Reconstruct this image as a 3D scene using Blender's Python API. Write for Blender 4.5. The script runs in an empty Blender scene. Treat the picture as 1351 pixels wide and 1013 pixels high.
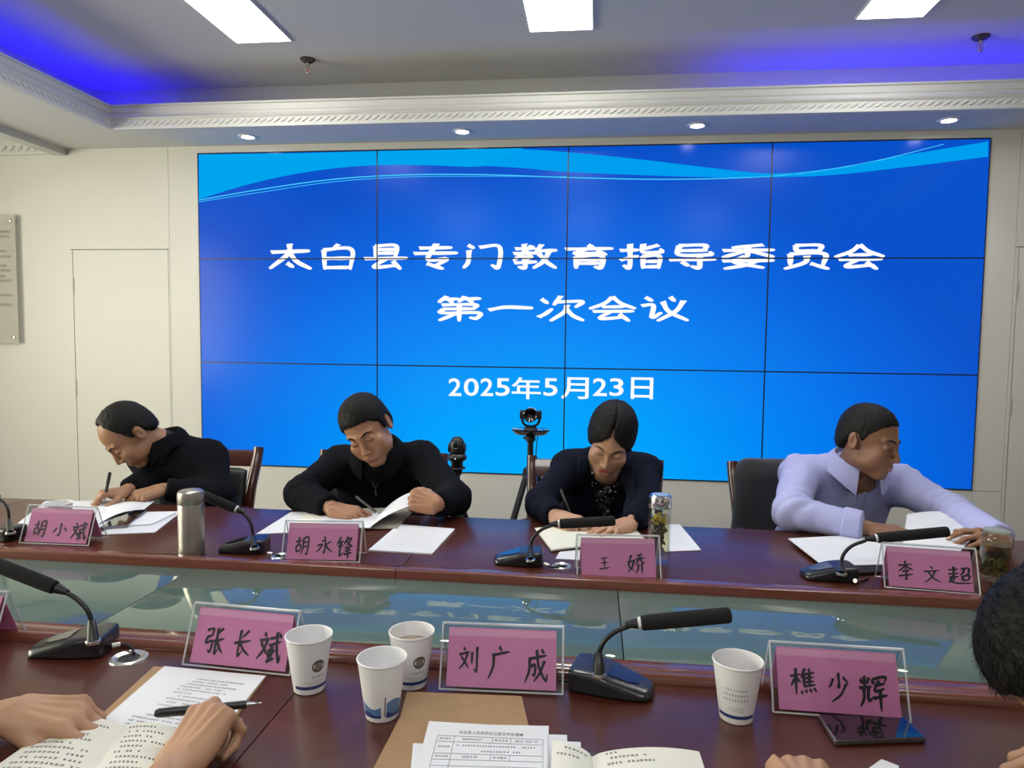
import bpy, bmesh, math, random
import numpy as np
from math import sin, cos, pi, radians
from mathutils import Vector, Matrix

random.seed(7)
rng = np.random.default_rng(11)
SC = bpy.context.scene
COL = SC.collection

# ------------------------------------------------------------------ camera
W, H, FPX = 1351, 1013, 934.85
YAW, PIT, ROL = .1168, -.0643, .012
CAM = np.array([0, 0, 1.33])
def cam_axes():
    cy, sy = cos(YAW), sin(YAW)
    f = np.array([-sy*cos(PIT), cy*cos(PIT), sin(PIT)])
    r = np.array([cy, sy, 0.]); u = np.cross(r, f)
    c, s = cos(ROL), sin(ROL)
    return r*c+u*s, u*c-r*s, f
CR, CU, CF = cam_axes()
cd = bpy.data.cameras.new('camera'); co = bpy.data.objects.new('camera', cd); COL.objects.link(co)
cd.sensor_width = 36; cd.sensor_fit = 'HORIZONTAL'; cd.lens = FPX/W*36; cd.clip_start = .02
mw = Matrix.Identity(4)
for i in range(3):
    mw[i][0], mw[i][1], mw[i][2], mw[i][3] = CR[i], CU[i], -CF[i], CAM[i]
co.matrix_world = mw
SC.camera = co
def ray(x, y): return CR*((x-W/2)/FPX) - CU*((y-H/2)/FPX) + CF
def onz(x, y, z):                       # photo pixel -> point on the horizontal plane z
    d = ray(x, y); return CAM + d*((z-CAM[2])/d[2])
def ony(x, y, Y):                       # photo pixel -> point on the vertical plane y = Y
    d = ray(x, y); return CAM + d*(Y/d[1])

# ------------------------------------------------------------------ colour management, world, daylight
SC.view_settings.view_transform = 'Standard'
SC.view_settings.look = 'None'
SC.view_settings.exposure = 0.0
SC.view_settings.gamma = 1.0
SC.view_settings.use_curve_mapping = False
SC.cycles.use_denoising = True
SC.cycles.max_bounces = 8
SC.cycles.transparent_max_bounces = 16
SC.cycles.sample_clamp_indirect = 4
SC.cycles.caustics_reflective = False
SC.cycles.caustics_refractive = False
wd = bpy.data.worlds.new('daylight'); SC.world = wd; wd.use_nodes = True
wd.node_tree.nodes['Background'].inputs[0].default_value = (.85, .93, 1, 1)
wd.node_tree.nodes['Background'].inputs[1].default_value = 1.0
def area(name, loc, rot, sx, sy, power, color):
    l = bpy.data.lights.new(name, 'AREA'); l.shape = 'RECTANGLE'; l.size = sx; l.size_y = sy
    l.energy = power; l.color = color
    o = bpy.data.objects.new(name, l); COL.objects.link(o); o.location = loc; o.rotation_euler = rot
    return o
area('window_daylight', (-4.45, .9, 1.55), (0, radians(-90), 0), 1.5, 3.0, 185, (1, .93, .74))
PANEL_E = 14.5       # ceiling LED panels
SPOT_W = 7          # downlights
BLUE_E = 26         # cove LED strip

# ------------------------------------------------------------------ materials
MATS = {}
def srgb(r, g, b):
    f = lambda c: (c/255/12.92) if c/255 <= .04045 else ((c/255+.055)/1.055)**2.4
    return (f(r), f(g), f(b), 1)
def mat(name, col, rough=.5, metal=0, spec=.5, coat=0, noise=0, nscale=40, bump=0, bscale=200, emit=None, es=0, stretch=None, sheen=0):
    if name in MATS: return MATS[name]
    m = bpy.data.materials.new(name); m.use_nodes = True; nt = m.node_tree
    p = nt.nodes['Principled BSDF']
    p.inputs['Base Color'].default_value = col
    p.inputs['Roughness'].default_value = rough
    p.inputs['Metallic'].default_value = metal
    p.inputs['Specular IOR Level'].default_value = spec
    p.inputs['Coat Weight'].default_value = coat
    p.inputs['Coat Roughness'].default_value = .08 if coat != .30 else .16
    if sheen: p.inputs['Sheen Weight'].default_value = sheen
    if emit is not None:
        p.inputs['Emission Color'].default_value = emit; p.inputs['Emission Strength'].default_value = es
    tc = nt.nodes.new('ShaderNodeTexCoord')
    src = tc.outputs['Object']
    if stretch:
        mp = nt.nodes.new('ShaderNodeMapping'); mp.inputs['Scale'].default_value = stretch
        nt.links.new(src, mp.inputs['Vector']); src = mp.outputs['Vector']
    if noise:
        n = nt.nodes.new('ShaderNodeTexNoise'); n.inputs['Scale'].default_value = nscale; n.inputs['Detail'].default_value = 4
        nt.links.new(src, n.inputs['Vector'])
        mx = nt.nodes.new('ShaderNodeMix'); mx.data_type = 'RGBA'
        nt.links.new(n.outputs['Fac'], mx.inputs[0])
        mx.inputs[6].default_value = [c*(1-noise) for c in col[:3]]+[1]
        mx.inputs[7].default_value = [min(1, c*(1+noise)) for c in col[:3]]+[1]
        nt.links.new(mx.outputs[2], p.inputs['Base Color'])
    if bump:
        n = nt.nodes.new('ShaderNodeTexNoise'); n.inputs['Scale'].default_value = bscale; n.inputs['Detail'].default_value = 3
        nt.links.new(src, n.inputs['Vector'])
        b = nt.nodes.new('ShaderNodeBump'); b.inputs['Strength'].default_value = bump; b.inputs['Distance'].default_value = .002
        nt.links.new(n.outputs['Fac'], b.inputs['Height']); nt.links.new(b.outputs['Normal'], p.inputs['Normal'])
    MATS[name] = m
    return m
def emat(name, col, s):
    if name in MATS: return MATS[name]
    m = bpy.data.materials.new(name); m.use_nodes = True; nt = m.node_tree
    nt.nodes.remove(nt.nodes['Principled BSDF'])
    e = nt.nodes.new('ShaderNodeEmission'); e.inputs[0].default_value = col; e.inputs[1].default_value = s
    nt.links.new(e.outputs[0], nt.nodes['Material Output'].inputs[0])
    MATS[name] = m; return m
def clear(name, tint=(1, 1, 1, 1), rough=.03, ior=1.45, haze=0, hazecol=(1, 1, 1, 1)):
    """thin clear glass / acrylic: transparent with fresnel gloss"""
    if name in MATS: return MATS[name]
    m = bpy.data.materials.new(name); m.use_nodes = True; nt = m.node_tree
    nt.nodes.remove(nt.nodes['Principled BSDF'])
    t = nt.nodes.new('ShaderNodeBsdfTransparent'); t.inputs[0].default_value = tint
    g = nt.nodes.new('ShaderNodeBsdfGlossy'); g.inputs['Roughness'].default_value = rough
    lw = nt.nodes.new('ShaderNodeLayerWeight'); lw.inputs[0].default_value = .5
    pw_ = nt.nodes.new('ShaderNodeMath'); pw_.operation = 'POWER'; pw_.inputs[1].default_value = 4.5
    nt.links.new(lw.outputs['Facing'], pw_.inputs[0])
    f0 = ((ior-1)/(ior+1))**2
    fr = nt.nodes.new('ShaderNodeMath'); fr.operation = 'MULTIPLY_ADD'; fr.inputs[1].default_value = .85*(1-f0); fr.inputs[2].default_value = f0
    nt.links.new(pw_.outputs[0], fr.inputs[0])
    base = t.outputs[0]
    if haze:
        d = nt.nodes.new('ShaderNodeBsdfDiffuse'); d.inputs[0].default_value = hazecol
        a = nt.nodes.new('ShaderNodeMixShader'); a.inputs[0].default_value = haze
        nt.links.new(t.outputs[0], a.inputs[1]); nt.links.new(d.outputs[0], a.inputs[2]); base = a.outputs[0]
    mx = nt.nodes.new('ShaderNodeMixShader')
    nt.links.new(fr.outputs[0], mx.inputs[0]); nt.links.new(base, mx.inputs[1]); nt.links.new(g.outputs[0], mx.inputs[2])
    nt.links.new(mx.outputs[0], nt.nodes['Material Output'].inputs[0])
    MATS[name] = m; return m

WALL = mat('wall_paint', (.66, .645, .60, 1), .45, noise=.02, nscale=3)
PLASTER = mat('ceiling_paint', (.62, .62, .60, 1), .8, noise=.02, nscale=2)
FLOOR = mat('floor_tile', (.30, .28, .25, 1), .3, noise=.15, nscale=6)
WOOD = mat('lacquered_wood', (.078, .019, .011, 1), .36, spec=.3, coat=.30, noise=.35, nscale=9, stretch=(1.2, 14, 14))
WOODL = mat('lacquered_trim', (.15, .042, .024, 1), .25, coat=.6, noise=.3, nscale=9, stretch=(1.2, 14, 14))
GROOVE = mat('seam_dark', (.02, .006, .004, 1), .6)
BLACK = mat('black_plastic', (.012, .012, .013, 1), .38)
BLACKG = mat('black_gloss', (.008, .009, .010, 1), .08, coat=.5)
FOAM = mat('black_foam', (.006, .006, .007, 1), .95, bump=.6, bscale=900)
STEEL = mat('steel', (.55, .53, .50, 1), .28, metal=1)
CHROME = mat('chrome', (.75, .75, .76, 1), .12, metal=1)
PAPER = mat('paper', (.76, .78, .84, 1), .75, noise=.02, nscale=8)
CREAM = mat('notebook_paper', (.76, .76, .68, 1), .75, noise=.02, nscale=8)
KRAFT = mat('kraft_paper', (.36, .225, .115, 1), .7, noise=.1, nscale=60)
INK = mat('ink', (.10, .10, .12, 1), .8)
INKB = mat('black_ink', (.012, .010, .018, 1), .6)
PINK = mat('pink_card', (.70, .235, .49, 1), .65, noise=.02, nscale=30)
ACRYL = clear('clear_acrylic', (.97, .98, .98, 1), .04, 1.42)
ACRYLE = clear('acrylic_edge', (.85, .88, .9, 1), .1, 1.6, .45, (.9, .92, .95, 1))
CUPW = mat('paper_cup_white', (.78, .78, .80, 1), .5)
CUPB = mat('paper_cup_blue', (.03, .05, .22, 1), .5)
LEATHER = mat('dark_leather', (.012, .016, .015, 1), .42, bump=.25, bscale=160)
CHWOOD = mat('chair_wood', (.055, .012, .009, 1), .25, coat=.6, noise=.3, nscale=10)
WHITEP = mat('white_plastic', (.7, .7, .7, 1), .4)

# ------------------------------------------------------------------ mesh helpers
class MB:
    def __init__(s): s.v = []; s.f = []; s.m = []
    def add(s, v, f, mi=0):
        o = len(s.v); s.v.extend([tuple(map(float, p)) for p in v])
        for q in f: s.f.append(tuple(int(i)+o for i in q)); s.m.append(mi)
    def box(s, x0, x1, y0, y1, z0, z1, mi=0):
        v = [(x0,y0,z0),(x1,y0,z0),(x1,y1,z0),(x0,y1,z0),(x0,y0,z1),(x1,y0,z1),(x1,y1,z1),(x0,y1,z1)]
        s.add(v, [(0,3,2,1),(4,5,6,7),(0,1,5,4),(1,2,6,5),(2,3,7,6),(3,0,4,7)], mi); return s
    def lathe(s, prof, c=(0,0,0), n=40, mi=0, a0=0, a1=2*pi, caps=False, axis=None):
        full = abs(a1-a0-2*pi) < 1e-6; k = n if full else n+1
        v = []
        for r, z in prof:
            for i in range(k):
                a = a0+(a1-a0)*i/n
                v.append((r*cos(a), r*sin(a), z))
        if axis is not None:
            M = frame_z(axis); v = [tuple(M @ Vector(p)) for p in v]
        v = [(p[0]+c[0], p[1]+c[1], p[2]+c[2]) for p in v]
        f = []
        for j in range(len(prof)-1):
            for i in range(n):
                i2 = (i+1) % k
                f.append((j*k+i, j*k+i2, (j+1)*k+i2, (j+1)*k+i))
        if caps and full:
            f.append(tuple(range(k))[::-1]); f.append(tuple((len(prof)-1)*k+i for i in range(k)))
        s.add(v, f, mi); return s
    def tube(s, pts, r, n=12, mi=0, caps=True):
        pts = [np.array(p, float) for p in pts]; rr = r if hasattr(r, '__len__') else [r]*len(pts)
        up = None; rings = []
        for i, p in enumerate(pts):
            t = pts[min(i+1, len(pts)-1)]-pts[max(i-1, 0)]; t /= np.linalg.norm(t)+1e-12
            if up is None:
                a = np.array([0,0,1.]) if abs(t[2]) < .9 else np.array([1.,0,0]); up = a-t*a.dot(t)
            else: up = up-t*up.dot(t)
            up /= np.linalg.norm(up); b = np.cross(t, up)
            rings.append([p+rr[i]*(cos(2*pi*k/n)*up+sin(2*pi*k/n)*b) for k in range(n)])
        v = [q for g in rings for q in g]; f = []
        for j in range(len(pts)-1):
            for k in range(n):
                k2 = (k+1) % n; f.append((j*n+k, j*n+k2, (j+1)*n+k2, (j+1)*n+k))
        if caps:
            f.append(tuple(range(n))[::-1]); f.append(tuple((len(pts)-1)*n+k for k in range(n)))
        s.add(v, f, mi); return s
    def prism(s, poly, z0, z1, mi=0):
        n = len(poly); v = [(x, y, z0) for x, y in poly]+[(x, y, z1) for x, y in poly]
        f = [tuple(range(n))[::-1], tuple(range(n, 2*n))]+[(i, (i+1) % n, n+(i+1) % n, n+i) for i in range(n)]
        s.add(v, f, mi); return s
    def xform(s, M, start=0):
        for i in range(start, len(s.v)): s.v[i] = tuple(M @ Vector(s.v[i]))
        return s
    def build(s, name, mats, parent=None, smooth=True, bevel=0, seg=2, angle=35):
        return mk(name, s.v, s.f, mats, parent, s.m, smooth, bevel, seg, angle)
def frame_z(axis):
    z = Vector(axis).normalized(); x = z.orthogonal().normalized(); y = z.cross(x)
    return Matrix((x, y, z)).transposed()
def frame_xz(x, z):
    x = Vector(x).normalized(); z = Vector(z); z = (z-x*z.dot(x)).normalized(); y = z.cross(x)
    return Matrix((x, y, z)).transposed()
def mk(name, v, f, mats, parent=None, mi=None, smooth=True, bevel=0, seg=2, angle=35):
    me = bpy.data.meshes.new(name)
    v = np.asarray(v, float)
    me.from_pydata(v.tolist(), [], [tuple(int(i) for i in q) for q in f] if not isinstance(f, np.ndarray) else f.tolist())
    if not isinstance(mats, (list, tuple)): mats = [mats]
    for m in mats: me.materials.append(m)
    if mi is not None: me.polygons.foreach_set('material_index', np.asarray(mi, dtype=np.int32))
    bm = bmesh.new(); bm.from_mesh(me)
    bmesh.ops.remove_doubles(bm, verts=bm.verts, dist=1e-6)
    bmesh.ops.recalc_face_normals(bm, faces=bm.faces)
    if bevel:
        es = [e for e in bm.edges if len(e.link_faces) == 2 and e.calc_face_angle(0) > radians(angle)]
        bmesh.ops.bevel(bm, geom=es, offset=bevel, segments=seg, affect='EDGES', profile=.6)
    bm.to_mesh(me); bm.free()
    me.polygons.foreach_set('use_smooth', np.full(len(me.polygons), bool(smooth)))
    o = bpy.data.objects.new(name, me); COL.objects.link(o)
    if smooth:
        try: me.set_sharp_from_angle(angle=radians(angle))
        except Exception: pass
    if parent is not None: o.parent = parent
    return o
def tag(o, label, cat, group=None, kind=None):
    if label: o['label'] = label
    if cat: o['category'] = cat
    if group: o['group'] = group
    if kind: o['kind'] = kind
    return o
def empty(name, loc, label, cat, group=None, rot=0):
    o = bpy.data.objects.new(name, None); COL.objects.link(o); o.empty_display_size = .05
    o.location = [float(c) for c in loc]; o.rotation_euler = (0, 0, rot); tag(o, label, cat, group); return o
def struct(name, mb, m, **k):
    o = mb.build(name, m, **k); o['kind'] = 'structure'; return o
def copy_thing(o, loc=None, rot=None, label=None):
    r = o.copy(); COL.objects.link(r)
    if loc is not None: r.location = [float(c) for c in loc]
    if rot is not None: r.rotation_euler = (0, 0, rot)
    if label: r['label'] = label
    for ch in list(o.children):
        c = ch.copy(); COL.objects.link(c); c.parent = r
        for g in ch.children:
            d = g.copy(); COL.objects.link(d); d.parent = c
    return r
def bez(pts, n=24):
    """Catmull-Rom through points"""
    P = [np.array(p, float) for p in pts]; P = [2*P[0]-P[1]]+P+[2*P[-1]-P[-2]]; out = []
    m = len(P)-3
    for i in range(m):
        for t in np.linspace(0, 1, max(2, n//m), endpoint=(i == m-1)):
            a, b, c, d = P[i:i+4]
            out.append(.5*((2*b)+(c-a)*t+(2*a-5*b+4*c-d)*t*t+(3*b-a-3*c+d)*t**3))
    return out

# ------------------------------------------------------------------ signed distance modelling
def smin(a, b, k):
    h = np.clip(.5+.5*(b-a)/k, 0, 1); return b*(1-h)+a*h-k*h*(1-h)
def smax(a, b, k): return -smin(-a, -b, k)
def s_ell(P, c, r, R=None):
    q = P-np.asarray(c, np.float32)
    if R is not None: q = q @ np.asarray(R, np.float32)      # columns of R = local axes
    r = np.asarray(r, np.float32)
    k0 = np.sqrt(((q/r)**2).sum(1)); k1 = np.sqrt(((q/(r*r))**2).sum(1))+1e-9
    return k0*(k0-1)/k1
def s_rc(P, a, b, r1, r2):
    a = np.asarray(a, np.float32); b = np.asarray(b, np.float32); ab = b-a
    t = np.clip(((P-a) @ ab)/max(float(ab @ ab), 1e-9), 0, 1)
    return np.sqrt(((P-a-t[:, None]*ab)**2).sum(1))-(r1+(r2-r1)*t)
def s_box(P, c, half, rad, R=None):
    q = P-np.asarray(c, np.float32)
    if R is not None: q = q @ np.asarray(R, np.float32)
    d = np.abs(q)-(np.asarray(half, np.float32)-rad)
    return np.sqrt((np.maximum(d, 0)**2).sum(1))+np.minimum(d.max(1), 0)-rad
_nd = rng.normal(size=(14, 3)).astype(np.float32); _nd /= np.linalg.norm(_nd, axis=1)[:, None]
_np = rng.uniform(0, 6.28, 14).astype(np.float32)
def noise(P, s, seed=0):
    o = np.zeros(len(P), np.float32)
    for i in range(7):
        k = (i+seed*3) % 14
        o += np.sin((P @ _nd[k])*s*(1+.31*i)+_np[k]+seed*1.7+np.sin((P @ _nd[(k+5) % 14])*s*.7)*1.2)
    return o/5
def nets(f, lo, hi, h):
    """naive surface nets"""
    lo = np.asarray(lo, float); hi = np.asarray(hi, float)
    n = np.maximum(np.ceil((hi-lo)/h).astype(int)+1, 3)
    ax = [lo[i]+h*np.arange(n[i]) for i in range(3)]
    G = np.stack(np.meshgrid(*ax, indexing='ij'), -1).reshape(-1, 3).astype(np.float32)
    D = np.empty(len(G), np.float32)
    for i in range(0, len(G), 400000): D[i:i+400000] = f(G[i:i+400000])
    D = D.reshape(n)
    D[0] = np.maximum(D[0], 1e-4); D[-1] = np.maximum(D[-1], 1e-4); D[:, 0] = np.maximum(D[:, 0], 1e-4); D[:, -1] = np.maximum(D[:, -1], 1e-4)
    D[:, :, 0] = np.maximum(D[:, :, 0], 1e-4); D[:, :, -1] = np.maximum(D[:, :, -1], 1e-4)
    S = D < 0
    m = n-1
    acc = np.zeros((*m, 3)); cnt = np.zeros(m)
    base = np.stack(np.meshgrid(*[np.arange(k) for k in m], indexing='ij'), -1).astype(float)
    cor = [(i, j, k) for i in (0, 1) for j in (0, 1) for k in (0, 1)]
    sl = lambda c: tuple(slice(c[i], c[i]+m[i]) for i in range(3))
    for c in cor:
        for a in range(3):
            if c[a] == 0:
                e = list(c); e[a] = 1
                d0, d1 = D[sl(c)], D[sl(e)]
                x = (S[sl(c)] != S[sl(e)])
                t = np.where(x, d0/np.where(x, d0-d1, 1), 0)
                for q in range(3):
                    acc[..., q] += np.where(x, c[q]+(t if q == a else 0), 0)
                cnt += x
    act = cnt > 0
    idx = -np.ones(m, int); idx[act] = np.arange(act.sum())
    V = lo+(base[act]+acc[act]/cnt[act][:, None])*h
    F = []
    for a in range(3):
        b, c = (a+1) % 3, (a+2) % 3
        s0 = [slice(1, m[i]) for i in range(3)]; s0[a] = slice(0, m[a]); s1 = list(s0); s1[a] = slice(1, m[a]+1)
        A, B = S[tuple(s0)], S[tuple(s1)]
        for x, flip in ((A & ~B, False), (~A & B, True)):
            I = np.argwhere(x)
            if not len(I): continue
            I = I+np.array([0 if i == a else 1 for i in range(3)])
            eb = np.eye(3, dtype=int)[b]; ec = np.eye(3, dtype=int)[c]
            q = [idx[tuple(J.T)] for J in (I-eb-ec, I-ec, I, I-eb)]
            F.append(np.stack(q if not flip else q[::-1], 1))
    F = np.concatenate(F) if F else np.zeros((0, 4), int)
    return V, F
def npm(M): return np.array([[M[i][j] for j in range(3)] for i in range(3)])
def relax(V, F, it=2, lam=.5):
    for _ in range(it):
        S = np.zeros_like(V); C = np.zeros(len(V))
        for k in range(4):
            for d in (1, 3):
                np.add.at(S, F[:, k], V[F[:, (k+d) % 4]]); np.add.at(C, F[:, k], 1)
        V = V+lam*(S/np.maximum(C, 1)[:, None]-V)
    return V
# ------------------------------------------------------------------ the room
YB = 3.75                                   # plane of the screen wall
XL, XR, YF, ZC = -4.3, 3.8, -3.2, 2.66
ZS = 2.365                                  # soffit under side
TX0, TX1, TY1, TY0 = -2.49, 2.16, 3.44, -2.4   # opening of the ceiling tray
struct('floor', MB().box(XL-.2, XR+.2, YF-.2, YB+.3, -.1, 0), FLOOR, smooth=False)
struct('ceiling', MB().box(TX0-.32, TX1+.32, TY0-.32, TY1+.30, ZC, ZC+.1), PLASTER, smooth=False)
mb = MB()                                   # soffit ring around the tray
mb.box(-3.02, TX0, YF, YB+.05, ZS, ZS+.02); mb.box(TX1, XR+.1, YF, YB+.05, ZS, ZS+.02)
mb.box(TX0, TX1, TY1, YB+.05, ZS, ZS+.02); mb.box(TX0, TX1, YF, TY0, ZS, ZS+.02)
o = struct('ceiling_soffit', mb, PLASTER, smooth=False)
mb = MB()                                   # back of the light cove
mb.box(TX0-.31, TX0-.29, TY0-.3, TY1+.28, ZS+.02, ZC); mb.box(TX1+.29, TX1+.31, TY0-.3, TY1+.28, ZS+.02, ZC)
mb.box(TX0-.3, TX1+.3, TY1+.27, TY1+.29, ZS+.02, ZC); mb.box(TX0-.3, TX1+.3, TY0-.3, TY0-.28, ZS+.02, ZC)
struct('ceiling_cove', mb, PLASTER, smooth=False)
# crown moulding round the tray: profile (outward offset, height) swept as a rectangle
prof = [(0, ZS), (-.012, ZS+.004), (-.012, ZS+.016), (.0, ZS+.02), (.0, ZS+.052), (-.006, ZS+.056), (-.010, ZS+.064), (-.004, ZS+.07),
        (.012, ZS+.078), (.018, ZS+.09), (.012, ZS+.096), (.012, ZS+.122), (.004, ZS+.126), (.004, ZS+.134), (.03, ZS+.134), (.03, ZS+.02)]
def ring(off):
    return [(TX0-off, TY0-off), (TX1+off, TY0-off), (TX1+off, TY1+off), (TX0-off, TY1+off)]
v = []; f = []
for off, z in prof: v += [(x, y, z) for x, y in ring(off)]
for j in range(len(prof)-1):
    for k in range(4):
        f.append((j*4+k, j*4+(k+1) % 4, (j+1)*4+(k+1) % 4, (j+1)*4+k))
mb = MB(); mb.add(v, f)
for x in np.arange(TX0+.03, TX1-.02, .036):     # rope beading
    s0 = len(mb.v)
    mb.lathe([(0, -.021), (.0045, -.017), (.0062, 0), (.0045, .017), (0, .021)], (0, 0, 0), 8)
    mb.xform(Matrix.Translation((x, TY1-.001, ZS+.036)) @ Matrix.Rotation(radians(58), 4, 'Y'), s0)
for y in np.arange(.4, TY1-.03, .036):
    s0 = len(mb.v)
    mb.lathe([(0, -.021), (.0045, -.017), (.0062, 0), (.0045, .017), (0, .021)], (0, 0, 0), 8)
    mb.xform(Matrix.Translation((TX0+.001, y, ZS+.036)) @ Matrix.Rotation(radians(58), 4, 'X'), s0)
struct('trim_1', mb, PLASTER, angle=30)
# left bay: beam, its ceiling and the dentil cornice on the far wall
struct('ceiling_beam', MB().box(-3.06, -2.985, YF, YB+.02, 2.33, 2.56), PLASTER, smooth=False)
struct('ceiling_bay', MB().box(XL-.1, -3.02, YF, YB+.1, 2.55, 2.6), PLASTER, smooth=False)
mb = MB(); prof = [(YB+.02, 2.337), (YB-.012, 2.337), (YB-.014, 2.352), (YB-.004, 2.356), (YB-.004, 2.392), (YB-.05, 2.44), (YB-.11, 2.50), (YB-.16, 2.55)]
mb.add([(XL, y, z) for y, z in prof]+[(-3.06, y, z) for y, z in prof], [(i, i+1, len(prof)+i+1, len(prof)+i) for i in range(len(prof)-1)])
for x in np.arange(XL+.03, -3.08, .05):
    s0 = len(mb.v); mb.lathe([(0, -.02), (.008, -.014), (.011, 0), (.008, .014), (0, .02)], (0, 0, 0), 8)
    mb.xform(Matrix.Translation((x, YB-.006, 2.374)) @ Matrix.Rotation(radians(60), 4, 'Y'), s0)
struct('trim_2', mb, PLASTER, angle=30)

sx0, _, sz1 = ony(261, 203, YB); sx1, _, sz0 = ony(1280, 646, YB)
sx1 = sx0+4*(sz1-sz0)/3*1.7767
G = .003
struct('wall_back', MB().box(XL-.1, XR+.1, YB+.012, YB+.14, 0, 2.6), mat('wall_shadow_gap', (.30, .29, .27, 1), .6), smooth=False)
DX0, DX1, DZ = -2.968, -2.388, 1.802          # flush door on the left
RX0, RX1 = 2.04, 2.62                          # flush door on the right
mb = MB(); pb = lambda a, b, c, d: mb.box(a, b, YB, YB+.016, c, d)
mb.box(XL, -2.985, YB+.004, YB+.016, 0, 2.5)
pb(-2.982, DX0-.002, 0, DZ); pb(-2.982, DX1+.010, DZ+.004, ZS)
pb(DX1+.003, DX1+.010, 0, DZ); pb(DX1+.012, sx0-.004, 0, ZS)
pb(sx0-.004, sx1+.004, 0, sz0-.005); pb(sx0-.004, sx1+.004, sz1+.005, ZS)
pb(sx1+.004, 2.02, sz0-.004, ZS); pb(sx1+.004+.002, 2.02, 0, sz0-.006); pb(2.022, RX0-.003, 0, DZ); pb(2.022, RX1+.01, DZ+.004, ZS)
pb(RX1+.003, RX1+.3, 0, DZ); pb(RX1+.012, XR, DZ+.004, ZS); pb(RX1+.302, XR, 0, DZ+.002)
struct('wall_back_panels', mb, WALL, smooth=False)
for i, (a, b) in enumerate(((DX0+.001, DX1), (RX0, RX1))):
    d = struct('door_%d' % (i+1), MB().box(a+.001, b-.001, YB+.001, YB+.013, .02, DZ-.001), WALL, smooth=False)
    hb = MB()
    for z in (.30, 1.02, 1.60): hb.box(a-.004, a+.004, YB-.003, YB+.004, z-.045, z+.045)
    hb.build('hinge', mat('hinge_grey', (.42, .41, .38, 1), .4), d, bevel=.001)
struct('wall_left', MB().box(XL-.1, XL, YF, -.6, 0, 2.6).box(XL-.1, XL, 2.4, YB+.1, 0, 2.6).box(XL-.1, XL, -.6, 2.4, 0, .8).box(XL-.1, XL, -.6, 2.4, 2.3, 2.6), WALL, smooth=False)
mb = MB()
for y in (-.6, .38, 1.36, 2.34): mb.box(XL-.07, XL-.02, y, y+.06, .8, 2.3)
for z in (.8, 2.24): mb.box(XL-.07, XL-.02, -.6, 2.4, z, z+.06)
wn = struct('window_1', mb, WHITEP, bevel=.004)
MB().box(XL-.05, XL-.044, -.55, 2.35, .85, 2.25).build('pane', clear('window_glass', (.95, .97, .96, 1)), wn)
struct('wall_right', MB().box(XR, XR+.1, YF, YB+.1, 0, 2.6), WALL, smooth=False)
struct('wall_front', MB().box(XL-.1, XR+.1, YF-.1, YF, 0, 2.6), WALL, smooth=False)
struct('baseboard_back', MB().box(XL, XR, YB-.01, YB, 0, .08), mat('skirting', (.10, .04, .03, 1), .4), bevel=.002)

# cove LED strip (blue where it is lit)
BLUE = emat('blue_led', (.012, .0, 1, 1), BLUE_E)
mb = MB(); mb.box(TX0-.21, TX0-.195, 1.2, TY1+.21, ZS+.025, ZS+.033); mb.box(TX0-.21, TX0+.14, TY1+.195, TY1+.21, ZS+.025, ZS+.033)
tag(mb.build('led_strip', BLUE, smooth=False), 'blue glowing strip light in ceiling cove above the left door corner', 'strip light', 'cove strip lights')
mb = MB(); mb.box(.55, TX1+.14, TY1+.195, TY1+.21, ZS+.025, ZS+.033)
tag(mb.build('led_strip', BLUE, smooth=False), 'blue glowing strip light in ceiling cove over right half of the screen', 'strip light', 'cove strip lights')

# ceiling panels, downlights, sprinklers
for k, (xa, xb, w) in enumerate(((-1.645, -1.388, 'leftmost of the three white panel lights in the grey ceiling'), (-.308, -.04, 'middle panel light in the grey ceiling, right above the screen'), (1.036, 1.292, 'rightmost of the three white panel lights, near ceiling sprinkler'))):
    t = empty('ceiling_panel_light', ((xa+xb)/2, 2.5, ZC), w, 'ceiling light', 'long ceiling panel lights')
    MB().box(xa-(xa+xb)/2, xb-(xa+xb)/2, -.62, .64, -.004, -.001).build('diffuser', emat('panel_glow', (1, .99, .94, 1), PANEL_E), t, smooth=False)
    hw = (xb-xa)/2; fb = MB()
    fb.box(-hw-.006, -hw, -.626, .646, -.008, 0).box(hw, hw+.006, -.626, .646, -.008, 0).box(-hw, hw, -.626, -.62, -.008, 0).box(-hw, hw, .64, .646, -.008, 0)
    fb.build('frame', WHITEP, t)
for k, (xa) in enumerate((-1.516, -.174, 1.164)):     # unseen second row over the camera, added to light the room
    t = empty('ceiling_panel_light', (xa, -.6, ZC), 'added unseen panel light in the ceiling behind the viewer', 'ceiling light', 'added ceiling panel lights behind')
    MB().box(-.13, .13, -.62, .62, -.004, -.001).build('diffuser', MATS['panel_glow'], t, smooth=False)
for k, ((px, py), lb) in enumerate((((327, 180), 'small round downlight over the left end of the screen'), ((610, 173), 'round downlight above the screen, second from the left'), ((920, 165), 'round downlight above the screen, third from the left'), ((1252, 158), 'round downlight over the right end of the screen'))):
    p = onz(px, py, ZS)
    t = empty('downlight', p, lb, 'downlight', 'downlights in the soffit')
    MB().lathe([(.030, -.001), (.034, -.006), (.046, -.005), (.049, 0)], n=32).build('trim_ring', WHITEP, t)
    MB().lathe([(0, -.002), (.030, -.002)], n=32).build('lamp', emat('spot_glow', (1, .97, .88, 1), 40), t)
    l = bpy.data.lights.new('downlight_beam', 'SPOT'); l.energy = SPOT_W; l.spot_size = radians(95); l.spot_blend = .6; l.shadow_soft_size = .03; l.color = (1, .96, .86)
    lo = bpy.data.objects.new('downlight_beam', l); COL.objects.link(lo); lo.location = (p[0], p[1], ZS-.012)
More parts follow.
